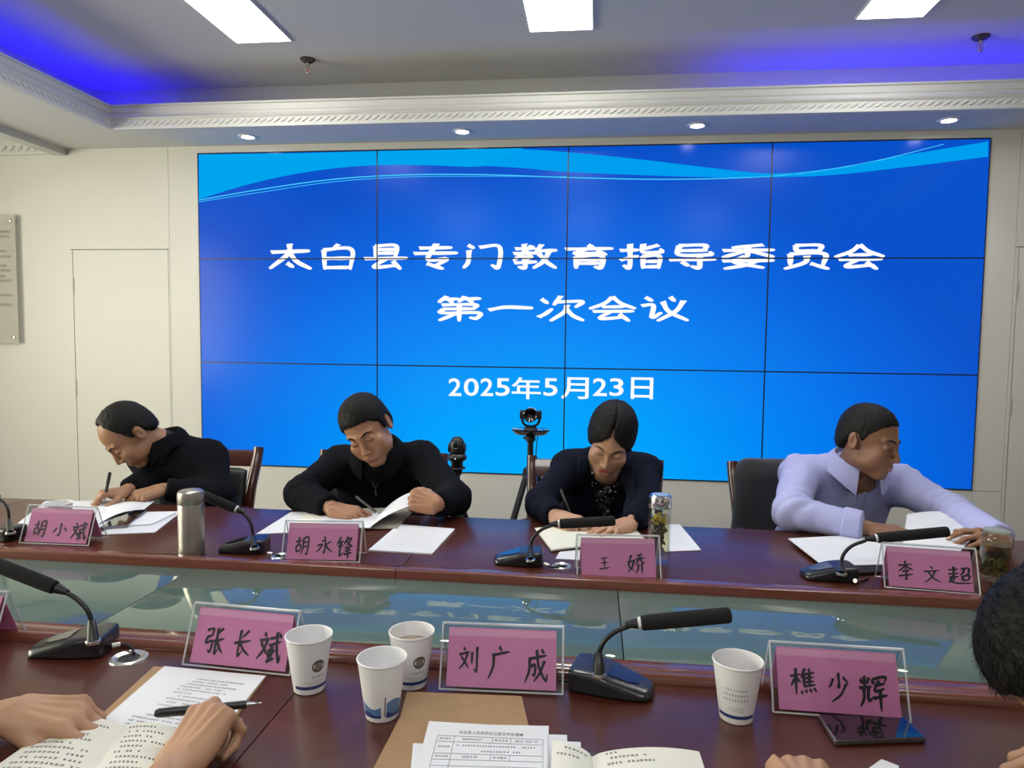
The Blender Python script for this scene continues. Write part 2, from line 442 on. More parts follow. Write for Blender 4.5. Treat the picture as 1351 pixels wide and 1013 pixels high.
for (px, py), lb in (((406, 78), 'ceiling sprinkler head near left white panel light'), ((1294, 48), 'ceiling sprinkler head near the upper right corner of the picture')):
    p = onz(px, py, ZC)
    t = empty('sprinkler', p, lb, 'sprinkler', 'ceiling sprinklers')
    MB().lathe([(.036, 0), (.036, -.004), (.026, -.014), (.014, -.018)], n=24).build('cup', mat('sprinkler_grey', (.09, .08, .075, 1), .4, metal=.6), t)
    mb = MB().lathe([(.010, -.016), (.010, -.034), (.006, -.036)], n=14, caps=True)
    for s in (-1, 1): mb.tube([(s*.008, 0, -.034), (s*.014, 0, -.046), (s*.009, 0, -.060), (0, 0, -.068)], .0024, 8)
    mb.lathe([(0, -.068), (.015, -.070), (.015, -.072), (0, -.072)], n=16)
    mb.build('head', STEEL, t)
    MB().lathe([(.0022, -.036), (.0028, -.05), (.0022, -.066)], n=8).build('bulb', mat('red_bulb', (.5, .1, .05, 1), .1), t)

# ------------------------------------------------------------------ conference table
TT = .757
table = empty('conference_table', (-.15, 1.4, 0), 'long dark red lacquered conference table with a sunken glass middle', 'table')
TO = Vector((-.15, 1.4, 0))
def tpart(mb, name, m, **k):
    o = mb.build(name, m, table, **k); o.location = -TO; return o
XA, XB = -2.9, 2.6; seams = [XA, -1.93, -.47, .99, XB]
for i in range(4):
    a, b = seams[i]+.0008, seams[i+1]-.0008
    tpart(MB().box(a, b, 1.676, 2.205, TT-.04, TT), 'tabletop', WOOD, bevel=.0012)
    tpart(MB().box(a, b, .52, 1.169, TT-.04, TT), 'tabletop', WOOD, bevel=.0012)
    mb = MB()
    pr = [(1.169, .72), (1.169, .7575), (1.171, .765), (1.176, .7695), (1.183, .7705), (1.190, .7685), (1.195, .763), (1.198, .7555), (1.2005, .7545), (1.203, .759), (1.2055, .7605), (1.246, .7605), (1.2495, .758), (1.25, .72)]
    pf = [(1.636, .72), (1.636, .764), (1.638, .7675), (1.643, .769), (1.666, .770), (1.672, .767), (1.675, .760), (1.676, .7575), (1.676, .72)]
    for q in (pr, pf):
        n = len(q); mb.add([(a, y, z) for y, z in q]+[(b, y, z) for y, z in q], [(j, (j+1) % n, n+(j+1) % n, n+j) for j in range(n)]+[tuple(range(n)), tuple(range(n, 2*n))])
    tpart(mb, 'edge_moulding', WOODL, angle=40)
for xa, xb in ((XA, XA+.45), (XB-.45, XB)):
    tpart(MB().box(xa, xb, 1.25, 1.636, TT-.04, TT), 'end_top', WOOD, bevel=.003)
GLASS = mat('green_table_glass', (.10, .155, .145, 1), .025, spec=.5)
GLASS.node_tree.nodes['Principled BSDF'].inputs['IOR'].default_value = 1.7
GLASS.node_tree.nodes['Principled BSDF'].inputs['Specular Tint'].default_value = (.80, 1, .72, 1)
gs = [XA+.452, -.985, .062, 1.12, XB-.452]
for i in range(4):
    g = tpart(MB().box(gs[i]+.001, gs[i+1]-.001, 1.2505, 1.6355, .737, .747), 'glass_panel', GLASS, bevel=.001)
mb = MB()
mb.box(XA+.12, XB-.12, 1.70, 1.72, .03, .72); mb.box(XA+.12, XB-.12, 1.14, 1.16, .03, .72); mb.box(XA+.45, XB-.45, 1.16, 1.70, .70, .722)
tpart(mb, 'panel', WOOD)
for x in (XA+.15, -1.93, -.47, .99, XB-.15):
    tpart(MB().box(x-.02, x+.02, 1.72, 2.12, 0, .718), 'leg', WOOD, bevel=.003)
    tpart(MB().box(x-.02, x+.02, .62, 1.14, 0, .718), 'leg', WOOD, bevel=.003)

# ------------------------------------------------------------------ brush lettering: strokes on a 100 x 100 grid (y down)
BR = {
'胡': "6,30 44,25|26,8 25,48|10,50 11,78|10,50 38,46 36,76|11,76 37,73|56,16 55,60 44,92|56,16 88,12 87,84 78,92 72,86|58,36 85,33|58,56 85,53",
'小': "50,6 52,60 48,88 34,78|24,38 18,52 6,66|72,36 84,46 92,62",
'斌': "22,6 30,16|6,28 46,22|38,26 24,56 2,80|12,34 28,52 46,70|50,22 74,18|48,42 94,30|60,46 60,80|60,60 74,56|50,52 50,84|44,88 74,78|74,4 80,50 94,88 98,70|86,10 94,20",
'永': "44,2 56,14|34,26 54,24 52,86 40,80|10,48 36,42 24,66 4,84|84,28 56,48|54,44 74,68 98,86",
'锋': "24,4 6,36|16,26 42,22|12,44 40,40|26,26 24,82 44,70|66,4 46,36|58,16 86,12 60,46|58,20 78,38 98,46|54,52 88,48|54,64 88,60|48,78 96,72|72,46 72,98",
'王': "20,20 80,14|24,50 74,44|50,18 49,84|6,88 94,82",
'娇': "24,8 10,58 38,84|40,32 28,66 4,88|4,42 46,36|84,4 54,14|50,30 98,24|74,14 62,36 46,54|74,28 82,42 98,50|62,54 60,78 46,96|82,50 82,98",
'李': "10,24 90,18|50,2 50,48|48,24 30,40 8,52|52,24 70,38 94,46|32,54 66,50 50,62|50,62 54,92 40,88|8,76 92,68",
'文': "46,4 56,16|8,32 92,24|66,30 48,62 8,94|30,34 58,70 96,92",
'超': "8,22 46,16|28,4 26,42|4,44 48,38|26,42 24,80|26,60 44,56|14,56 12,76 4,90|10,82 40,92 98,88|58,14 88,10 84,44 74,42|70,14 64,34 52,48|60,54 62,78|60,54 88,50 84,74|62,76 86,72",
'张': "8,14 38,10 34,34|14,36 36,32|14,36 10,56 40,50 36,86 24,78|86,8 56,30|48,50 98,42|62,8 60,88 74,76|66,52 80,72 98,88",
'长': "76,8 46,30|10,48 92,40|36,6 35,86 54,74|42,50 62,70 94,88",
'刘': "24,4 34,14|4,28 54,20|44,26 28,58 4,78|14,36 32,54 50,76|66,22 66,62|90,4 90,86 78,80",
'广': "48,2 58,14|20,26 90,18|26,26 24,60 6,94",
'成': "22,28 92,20|24,28 22,62 6,92|26,50 46,46 44,74 34,70|52,4 62,52 90,90 96,72|84,36 68,66 42,92|72,4 84,14",
'樵': "4,30 42,24|24,4 23,92|22,34 4,64|26,36 40,52|58,4 44,36|54,24 53,66|72,6 78,16|56,24 94,18|56,38 90,34|56,52 90,48|52,66 96,60|74,22 74,64|42,82 46,92|58,78 62,88|74,76 80,86|90,72 98,84",
'少': "50,2 51,46 42,42|26,20 18,36 6,48|70,16 82,26 90,38|82,38 56,72 14,96",
'辉': "22,4 22,34|8,12 14,24|38,8 30,24|2,36 46,32|18,38 16,64 2,86|34,36 32,70 48,62|52,24 54,12 96,6 92,20|56,30 92,24|72,16 56,44 90,38|50,64 98,56|74,44 73,98",
'太': "8,34 92,30|50,6 46,40 6,88|50,36 66,66 96,90|44,72 56,84",
'白': "52,2 42,16|16,22 18,92|16,22 84,20 82,92|18,54 82,53|18,88 82,87",
'县': "28,6 28,50|28,6 74,5 73,50|28,20 73,19|28,34 73,33|2,54 98,52|50,56 24,86 74,80|68,64 84,92",
'专': "18,18 84,16|6,38 96,36|54,2 36,60 76,58 52,84|34,76 66,94",
'门': "14,6 26,16|16,26 14,70 4,92|42,14 90,12 88,90 74,84",
'教': "6,20 48,18|26,2 26,36|2,38 52,36|44,8 4,62|18,52 42,50 28,62|28,60 28,92 16,90|4,74 52,70|66,4 52,38|58,28 98,26|84,28 72,66 50,92|60,38 78,70 98,92",
'育': "50,2 58,10|4,18 96,16|46,18 24,36 78,34|68,24 84,40|26,48 26,94|26,48 76,46 76,92 66,90|28,62 74,61|28,76 74,75",
'指': "2,28 40,26|24,4 24,90 12,86|2,64 40,50|54,4 54,34 94,34 94,24|88,8 56,22|54,50 54,94|54,50 90,49 90,94|54,70 90,69|54,90 90,89",
'导': "24,6 76,5 75,24|24,26 78,25|24,6 24,42 86,42 88,32|4,62 96,60|66,46 66,92 52,88|30,70 42,84",
'委': "78,2 24,12|4,24 96,22|50,8 50,48|46,26 6,50|54,26 96,48|46,46 26,70 78,92|72,62 48,82 10,96|4,66 96,64",
'员': "28,4 28,26|28,4 74,4 74,26|28,26 74,26|18,38 18,80|18,38 82,37 82,80|50,46 46,72 10,96|58,76 90,96",
'会': "50,2 32,28 2,48|50,2 70,28 98,46|28,42 74,40|8,60 94,58|46,60 24,88 78,82|66,70 86,96",
'第': "22,2 6,24|18,14 46,12|28,16 34,26|62,2 50,22|58,12 94,10|70,14 78,24|12,36 84,34 82,50|16,52 82,50|16,52 12,68 92,66 88,88 76,86|50,34 50,98|46,68 8,96",
'一': "2,56 40,46 98,48",
'次': "8,14 20,28|2,82 16,70 30,52|50,2 36,34|44,24 96,22 84,42|64,36 58,62 30,94|64,54 78,76 98,92",
'议': "10,6 22,18|2,38 26,36 24,82 42,66|62,4 70,18|46,22 60,60 98,92|90,18 74,58 38,94",
}
def brush(ch, width, taper=.45, wob=0):
    mb = MB(); zz = 0
    for st in BR[ch].split('|'):
        pts = [np.array([float(c) for c in q.split(',')]) for q in st.split()]
        c = bez([(p[0], 100-p[1], 0) for p in pts], 5*len(pts)+4) if len(pts) > 2 else [np.array([*(pts[0]+(pts[1]-pts[0])*t), 0]) for t in np.linspace(0, 1, 8)]
        if len(pts) == 2: c = [np.array([p[0], 100-p[1], 0]) for p in c]
        n = len(c); L = []; R = []; zz += .02
        dirs = [c[min(i+1, n-1)]-c[max(i-1, 0)] for i in range(n)]
        ext = dirs[0]/(np.linalg.norm(dirs[0])+1e-9)*width*.25
        for i, p in enumerate(c):
            t = i/(n-1); d = dirs[i]; d = d/(np.linalg.norm(d)+1e-9); nn = np.array([-d[1], d[0], 0])
            hor = abs(d[0])
            w = width*(.5+.28*math.exp(-(t/.16)**2)+.12*sin(pi*t))*(1-.22*hor*(1-wob))
            w *= 1-taper*max(0, (t-.72)/.28)**1.5
            if wob: w *= (1.0+.45*t*hor-.12*hor)            # flared clerical stroke ends
            L.append(p+nn*w*.5+(ext*-.6 if i == 0 else 0)); R.append(p-nn*w*.5+(ext*-.6 if i == 0 else 0)+(ext*.7 if i == 0 else 0))
        v = [(*q[:2], zz) for q in L]+[(*q[:2], zz) for q in R]
        mb.add(v, [(i, i+1, n+i+1, n+i) for i in range(n-1)])
        # rounded foot
        e = (L[-1]+R[-1])/2; r = np.linalg.norm(L[-1]-R[-1])/2
        mb.add([(e[0]+r*cos(a), e[1]+r*sin(a), zz-.01) for a in np.linspace(0, 2*pi, 9)[:-1]], [tuple(range(8))])
    return mb

# ------------------------------------------------------------------ video wall
vw = empty('video_wall', ((sx0+sx1)/2, YB, sz0), 'large blue video wall of twelve screens showing white Chinese meeting title', 'video wall')
VO = Vector(((sx0+sx1)/2, YB, sz0))
def scr_mat():
    m = bpy.data.materials.new('screen_picture'); m.use_nodes = True; nt = m.node_tree; N = nt.nodes; L = nt.links
    p = N['Principled BSDF']; p.inputs['Base Color'].default_value = (.001, .001, .002, 1); p.inputs['Roughness'].default_value = .2; p.inputs['Specular IOR Level'].default_value = .16
    g = N.new('ShaderNodeNewGeometry'); sp = N.new('ShaderNodeSeparateXYZ'); L.new(g.outputs['Position'], sp.inputs[0])
    def math(op, a, b=None):
        n = N.new('ShaderNodeMath'); n.operation = op
        for i, q in enumerate((a, b)):
            if q is None: continue
            if hasattr(q, 'links'): L.new(q, n.inputs[i])
            else: n.inputs[i].default_value = q
        return n.outputs[0]
    u = math('DIVIDE', math('SUBTRACT', sp.outputs['X'], float(sx0)), float(sx1-sx0))
    v = math('DIVIDE', math('SUBTRACT', sp.outputs['Z'], float(sz0)), float(sz1-sz0))
    du = math('DIVIDE', math('SUBTRACT', u, .46), .60); dv = math('DIVIDE', math('ADD', v, .08), 1.02)
    r = math('SQRT', math('ADD', math('MULTIPLY', du, du), math('MULTIPLY', dv, dv)))
    cr = N.new('ShaderNodeValToRGB'); L.new(r, cr.inputs[0]); e = cr.color_ramp.elements
    e[0].position = 0; e[0].color = srgb(0, 178, 255); e[1].position = 1.0; e[1].color = srgb(0, 80, 202)
    for pos, c in ((.30, srgb(0, 162, 252)), (.55, srgb(0, 132, 244)), (.80, srgb(0, 102, 224))):
        q = cr.color_ramp.elements.new(pos); q.color = c
    L.new(cr.outputs[0], p.inputs['Emission Color']); p.inputs['Emission Strength'].default_value = 1.0
    return m
SCR = scr_mat(); BEZ = mat('screen_bezel', (.004, .005, .01, 1), .3)
pw, ph = (sx1-sx0)/4, (sz1-sz0)/3
for j in range(3):
    for i in range(4):
        x0, z0 = sx0+i*pw, sz0+j*ph
        o = MB().box(x0+.0035, x0+pw-.0035, YB-.004, YB+.004, z0+.0035, z0+ph-.0035).build('display_panel', SCR, vw, smooth=False); o.location = -VO
        b = MB(); t = .0030
        b.box(x0, x0+t, YB-.0062, YB+.05, z0, z0+ph).box(x0+pw-t, x0+pw, YB-.0062, YB+.05, z0, z0+ph).box(x0+t, x0+pw-t, YB-.0062, YB+.05, z0, z0+t).box(x0+t, x0+pw-t, YB-.0062, YB+.05, z0+ph-t, z0+ph)
        q = b.build('bezel', BEZ, o, smooth=False)

_fc = {}
def glyph(s, bold=0.0):
    """outline of a string in the built-in font -> 2-D verts, faces (unit em)"""
    if (s, bold) in _fc: return _fc[(s, bold)]
    c = bpy.data.curves.new('g', 'FONT'); c.body = s; c.resolution_u = 3; c.offset = bold; c.fill_mode = 'BOTH'
    o = bpy.data.objects.new('g', c); COL.objects.link(o)
    dg = bpy.context.evaluated_depsgraph_get(); me = bpy.data.meshes.new_from_object(o.evaluated_get(dg))
    V = np.array([v.co[:] for v in me.vertices]).reshape(-1, 3); F = [tuple(p.vertices) for p in me.polygons]
    bpy.data.objects.remove(o); bpy.data.curves.remove(c); bpy.data.meshes.remove(me)
    _fc[(s, bold)] = (V, F); return V, F
def fit(s, x0, x1, y0, y1, bold=0.0, shear=0, warp=None):
    V, F = glyph(s, bold); V = V.copy()
    lo, hi = V.min(0), V.max(0); d = np.maximum(hi-lo, 1e-6)
    V[:, 0] = (V[:, 0]-lo[0])/d[0]; V[:, 1] = (V[:, 1]-lo[1])/d[1]
    if warp: V = warp(V)
    V[:, 0] += shear*(V[:, 1]-.5)
    V[:, 0] = x0+(x1-x0)*V[:, 0]; V[:, 1] = y0+(y1-y0)*V[:, 1]
    return V, F
SW = emat('screen_white', (1, 1, 1, 1), 1.0)
def wtext(items, name):
    mb = MB()
    for (s, a, b, c, d, bold) in items:       # photo box of each character on the screen
        p0 = ony(a, d, YB); p1 = ony(b, c, YB)
        V, F = fit(s, p0[0], p1[0], p0[2], p1[2], bold)
        mb.add([(x, YB-.0046, z) for x, z, _ in V], F)
    o = mb.build(name, SW, vw, smooth=False); o.location = -VO
def btext(items, name, wdt):
    mb = MB()
    for ch, x0, x1, y0, y1 in items:
        g = brush(ch, wdt, .15, 1); p0 = ony(x0, y1, YB); p1 = ony(x1, y0, YB); V = np.array(g.v); lo, hi = V.min(0), V.max(0)
        kx, kz = (p1[0]-p0[0])/(hi[0]-lo[0]), (p1[2]-p0[2])/(hi[1]-lo[1])
        mb.add([(p0[0]+(x-lo[0])*kx, YB-.0046-zz*.0004, p0[2]+(y-lo[1])*kz) for x, y, zz in g.v], g.f)
    o = mb.build(name, SW, vw, smooth=False); o.location = -VO
t1 = '太白县专门教育指导委员会'
bx = [(355, 412), (424, 469), (480, 539), (545, 605), (610, 664), (676, 736), (744, 810), (815, 877), (881, 946), (951, 1023), (1033, 1096), (1099, 1168)]
btext([(c, a, b, 321, 356) for c, (a, b) in zip(t1, bx)], 'title_lettering', 19)
bx = [(577, 638), (643, 704), (707, 772), (776, 840), (844, 910)]
btext([(c, a, b, 390 if c != '一' else 403, 424 if c != '一' else 411) for c, (a, b) in zip('第一次会议', bx)], 'subtitle_lettering', 18)
dt = [('2', 592, 609), ('0', 612, 632), ('2', 634, 651), ('5', 654, 673), ('年', 675, 714), ('5', 717, 736), ('月', 740, 777), ('2', 782, 801), ('3', 804, 823), ('日', 832, 862)]
wtext([(c, a, b, 498 if c in '年月日' else 499, 526 if c in '年月日' else 522, .012) for c, a, b in dt], 'date_lettering')
def wave(name, top, bot, col, n=60):
    P = bez([ony(x, y, YB) for x, y in top], n); Q = bez([ony(x, y, YB) for x, y in bot], n)
    k = len(P); v = [(p[0], YB-.0043, min(p[2], sz1-.004)) for p in P]+[(p[0], YB-.0043, min(p[2], sz1-.004)) for p in Q]
    mb = MB(); mb.add(v, [(i, i+1, k+i+1, k+i) for i in range(k-1)]); o = mb.build(name, emat('wave_'+name+str(len(MATS)), col, 1), vw, smooth=False); o.location = -VO
wave('wave_graphic', [(263, 204), (330, 203), (400, 202), (480, 200), (560, 198), (640, 196), (690, 195)], [(263, 263), (330, 243), (400, 228), (480, 219), (560, 218), (640, 219), (690, 197)], srgb(0, 165, 238))
wave('wave_graphic', [(640, 196), (690, 197), (748, 201), (840, 210), (940, 222), (1018, 229), (1100, 222), (1200, 204), (1303, 187)], [(640, 219), (690, 222), (748, 227), (840, 231), (940, 234), (1018, 234), (1100, 231), (1200, 220), (1303, 207)], srgb(0, 158, 238))
wave('wave_graphic', [(263, 263.4), (340, 250), (440, 236), (540, 230), (640, 230), (748, 233.6), (860, 236), (960, 234.6), (1050, 229), (1150, 213), (1245, 190)], [(263, 264.8), (340, 251.4), (440, 237.4), (540, 231.4), (640, 231.4), (748, 235.0), (860, 237.4), (960, 236), (1050, 230.4), (1150, 214.4), (1245, 190.8)], srgb(70, 205, 250))
wave('wave_graphic', [(263, 266), (340, 254), (440, 239.5), (540, 233), (640, 232.4), (748, 233)], [(263, 267), (340, 255), (440, 240.5), (540, 234), (640, 233.2), (748, 233.6)], srgb(60, 190, 250))
# ------------------------------------------------------------------ tent name plates
def plate(front_l, front_r, name, label, h=.097, dep=.078, blank=False, name_rng=None):
    a, b = np.array(front_l, float), np.array(front_r, float)
    w = .20; mid = (a+b)/2; ang = math.atan2(b[1]-a[1], b[0]-a[0])
    c = mid[:2]+np.array([-sin(ang), cos(ang)])*dep/2
    t = empty('name_plate', (c[0], c[1], TT+.0005), label, 'name plate', 'pink tent name plates', ang)
    hd = dep/2
    def sheet(off, x0, x1, zc0, zc1, m, nm, th):
        """inverted V of thickness th, inset off from the outer faces"""
        mb = MB(); L = math.hypot(hd, h); ny, nz = h/L, hd/L
        for s in (-1, 1):
            f = lambda k, z: (s*(hd*(1-z/h)-0)-s*0, z)
            def P(x, z, d):
                y = s*hd*(1-z/h); return (x, y-s*ny*d, z-nz*d)
            v = [P(x0, zc0, off), P(x1, zc0, off), P(x1, zc1, off), P(x0, zc1, off), P(x0, zc0, off+th), P(x1, zc0, off+th), P(x1, zc1, off+th), P(x0, zc1, off+th)]
            mb.add(v, [(0,3,2,1),(4,5,6,7),(0,1,5,4),(1,2,6,5),(2,3,7,6),(3,0,4,7)])
        return mb.build(nm, m, t, smooth=False)
    hold = sheet(0, -w/2, w/2, .002, h-.0005, ACRYL, 'acrylic_holder', .0022)
    mb = MB()
    for s in (-1, 1):                          # polished edges catch the light
        for x in (-w/2, w/2): mb.tube([(x, s*hd, .002), (x, s*.0015, h)], .0017, 6)
        mb.tube([(-w/2, s*hd, .0022), (w/2, s*hd, .0022)], .0016, 6)
    mb.tube([(-w/2, 0, h), (w/2, 0, h)], .0024, 8)
    mb.build('polished_edge', ACRYLE, hold)
    card = sheet(.003, -w/2+.010, w/2-.011, .006, h-.006, PINK, 'card', .0006)
    sheet(.0026, -w/2+.010, w/2-.011, h-.018, h-.0062, mat('pink_fold', (.80, .36, .60, 1), .6), 'card_fold', .0003)
    if not blank:
        L = math.hypot(hd, h); n = len(name); mb = MB()
        cells = name_rng
        for ch, (u0, u1, v0, v1) in zip(name, cells):
            g = brush(ch, 18)
            for v_, f_ in ((g.v, g.f),):
                vv = []
                for x, y, zz in v_:
                    y2 = y+ (x-50)*.05
                    X = -w/2+w*(u0+(u1-u0)*x/100); V = v1+(v0-v1)*y2/100    # V: 0 top .. 1 bottom
                    z = h*(1-V); d = .0029-.0003-zz*.0002
                    vv.append((X, -hd*(1-z/h)+(h/L)*(.0021), z) if False else (X, -(hd*(1-z/h)-(h/L)*(.0022-zz*.0003)), z-(hd/L)*(.0022-zz*.0003)))
                mb.add(vv, f_)
        mb.build('lettering', INKB, card, smooth=False)
    return t
Z3 = [(.17, .36, .40, .82), (.42, .60, .40, .82), (.66, .88, .40, .84)]
def pl(x0, y0, x1, y1, *a, **k): return plate(onz(x0, y0, TT), onz(x1, y1, TT), *a, **k)
pl(24, 717, 118, 721, '胡小斌', 'pink name plate before the man in front of the flat wall door', name_rng=[(.14, .33, .36, .84), (.42, .64, .42, .80), (.70, .92, .38, .90)])
pl(370, 741, 475, 743, '胡永锋', 'pink name plate before the man in the zipped black jacket', name_rng=[(.15, .34, .36, .86), (.42, .64, .38, .82), (.68, .90, .36, .92)])
pl(761, 764, 873, 766, '王娇', 'pink name plate with two characters before the woman', name_rng=[(.26, .40, .46, .80), (.60, .82, .40, .86)])
pl(1168, 776, 1293, 786, '李文超', 'pink name plate before the man in the lavender shirt', name_rng=[(.15, .33, .36, .80), (.42, .62, .44, .82), (.68, .94, .40, .80)])
pl(240, 878, 383, 893, '张长斌', 'pink name plate behind the papers of the writing hands, next to a paper cup', name_rng=[(.15, .34, .34, .82), (.42, .60, .34, .82), (.66, .88, .34, .88)])
pl(580, 911, 742, 918, '刘广成', 'pink name plate standing behind the open brown envelope', name_rng=[(.14, .31, .34, .76), (.38, .58, .32, .82), (.68, .88, .34, .86)])
pl(1017, 941, 1205, 955, '樵少辉', 'pink name plate standing behind the black phone', name_rng=[(.14, .34, .34, .74), (.42, .59, .38, .80), (.65, .86, .38, .88)])
e = onz(8, 863, TT); q = pl(8-165, 863-14, 8, 863, '', 'pink name plate cut off by the left edge, beside the black microphone', blank=True)

# ------------------------------------------------------------------ gooseneck microphones
def mic(base_px, boot_px, path, wind, blen=.125, bwid=.085, heading=0, label='', tipr=.0115, cable=None, ring=True):
    """base centre / boot foot on the table (photo px), neck path and windscreen as world points"""
    bc = onz(*base_px, TT); root = empty('microphone', (bc[0], bc[1], TT+.0003), label, 'microphone', 'gooseneck microphones on the table', 0)
    O = np.array([bc[0], bc[1], TT+.0003])
    Rz = npm(Matrix.Rotation(heading, 3, 'Z'))
    def f(P):
        q = P @ Rz.astype(np.float32)
        d = s_box(q, (0, 0, .014), (blen/2, bwid/2, .030), .012)
        # wedge: high at -x (neck end), low at +x; taper of the nose in plan
        sl = (q[:, 2]-(.036-.26*(q[:, 0]+blen*.15)))*.96
        d = smax(d, sl, .008)
        d = smax(d, np.abs(q[:, 1])*.97-(bwid*.5-.22*np.maximum(q[:, 0], -.0)), .02)
        d = smax(d, (q[:, 2]-.036), .006)
        return smax(d, -q[:, 2], .003)
    V, F = nets(f, (-.1, -.1, -.004), (.1, .1, .06), .0032)
    V = relax(V, F, 2)
    b = mk('base', V, F, mat('mic_black', (.011, .012, .016, 1), .30, coat=.3), root, angle=60)
    # glossy sloping key plate
    mb = MB(); k = []
    for x, y in ((-.004, -.022), (.03, -.018), (.044, -.008), (.044, .008), (.03, .018), (-.004, .022)):
        z = .036-.26*(x+blen*.15)+.0012; k.append(tuple(np.array([x, y, z]) @ Rz.T))
    mb.add(k, [tuple(range(6))]); mb.build('key_plate', mat('mic_plate', (.02, .025, .03, 1), .12, coat=1), b, smooth=False)
    bt = onz(*boot_px, TT+.03)-O
    P = [np.array(p)-O for p in path]
    MB().lathe([(.0125, 0), (.0125, .004), (.0105, .006)], bt+(0, 0, -.0), 24, caps=True).build('socket', CHROME, root)
    d0 = (P[0]-bt); n0 = np.linalg.norm(d0); d0 /= n0
    mb = MB(); mb.lathe([(.0100, 0), (.0095, .012), (.0066, n0), (.005, n0+.002)], bt, 20, axis=d0); mb.build('boot', BLACK, root)
    pts = bez([bt+d0*n0*.7]+P, 30); mb = MB(); mb.tube(pts, [.0040+.0004*(i % 2) for i in range(len(pts))], 12); mb.build('gooseneck', BLACK, root)
    w0, w1 = np.array(wind[0])-O, np.array(wind[1])-O; ax = w1-w0; L = np.linalg.norm(ax)
    mb = MB(); mb.lathe([(.0050, -.022), (.0085, -.004), (.0092, 0)], w0, 20, axis=ax); mb.build('neck_collar', BLACK, root)
    if ring: mb = MB(); mb.lathe([(.0095, -.0015), (.0100, .001), (.0100, .0028), (.0095, .0035)], w0, 24, axis=ax); mb.build('ring', WHITEP, root)
    mb = MB(); r = tipr
    mb.lathe([(.0085, .003), (r*.94, .005), (r, .02), (r*1.02, L*.6), (r, L-.006), (r*.9, L-.002), (r*.55, L), (0, L-.003)], w0, 28, axis=ax); mb.build('windscreen', FOAM, root)
    if cable:
        C = bez([np.array(c)-O for c in cable], 20); mb = MB(); mb.tube(C, .0026, 8)
        mb.lathe([(.0048, 0), (.0048, .013)], C[0], 14, axis=C[1]-C[0], caps=True, mi=1); mb.build('cable', [BLACK, STEEL], root)
    return root
def Y3(y, *pts): return [ony(px, py, y) for px, py in pts]
def T0(px, py, dz=.003): return onz(px, py, TT+dz)
# near row
y = 1.135
mic((808, 908), (790, 892), Y3(y, (790, 862), (797, 846), (812, 833), (832, 825)), Y3(y, (843, 822), (965, 811)), .135, .09, radians(-14), 'black microphone between the middle and right front name plates', .0125, [T0(768, 897, .012), T0(756, 899, .006), T0(735, 897)])
y = 1.135
mic((96, 858), (123, 848), Y3(y, (121, 820), (114, 803), (100, 789), (86, 781)), Y3(y, (75, 776), (-12, 742)), .135, .09, radians(180+12), 'black microphone at the left edge with silver grommet beside it', .0125, [T0(148, 852, .012), T0(160, 850, .012), T0(172, 853, .010), T0(177, 862, .003)], ring=False)
# far row
y = 1.765
mic((322, 726), (336, 724), Y3(y, (334, 708), (332, 694), (326, 682), (318, 675)), Y3(y, (313, 672), (266, 652)), .125, .085, radians(180+10), 'black microphone right of the steel thermos', .0125, [T0(352, 730, .01), T0(362, 731, .006), T0(372, 733)])
mic((684, 742), (700, 740), Y3(y, (700, 722), (703, 710), (714, 699), (728, 693)), Y3(y, (737, 691), (812, 687)), .125, .085, radians(180+4), 'black microphone in front of the woman, pointing right', .0125, [T0(718, 744, .01), T0(730, 748, .006), T0(745, 746)])
mic((1092, 762), (1110, 758), Y3(y, (1110, 742), (1113, 731), (1124, 720), (1142, 713)), Y3(y, (1155, 710), (1252, 701)), .125, .085, radians(180+4), 'black microphone in front of the man in the lavender shirt', .0125, [T0(1128, 766, .01), T0(1136, 766, .006), T0(1146, 762)])
y = 1.80
mic((2, 709), (14, 704), Y3(y, (12, 686), (11, 674), (6, 664), (-2, 657)), Y3(y, (-10, 653), (-70, 640)), .12, .08, radians(180-8), 'black microphone on the far table at the left edge of the picture', .0125)
for (gx, gy), gl_, sc_ in (((170, 868), 'silver oval cable grommet beside the left front microphone', 1), ((370, 734), 'cable grommet between the microphone and name plate of the man in zipped jacket', .8), ((741, 747), 'cable grommet right of the microphone before the woman', .8)):
    c = onz(gx, gy, TT)
    t = empty('cable_grommet', c, gl_, 'cable grommet', 'cable grommets in the table')
    MB().lathe([(.018*sc_, .0006), (.027*sc_, .0035), (.031*sc_, .002), (.032*sc_, 0)], n=36).build('rim', mat('brushed_ring', (.7, .7, .68, 1), .25, metal=.8), t)
    MB().lathe([(0, .0008), (.018*sc_, .0008)], n=30).build('hole', BLACK, t)

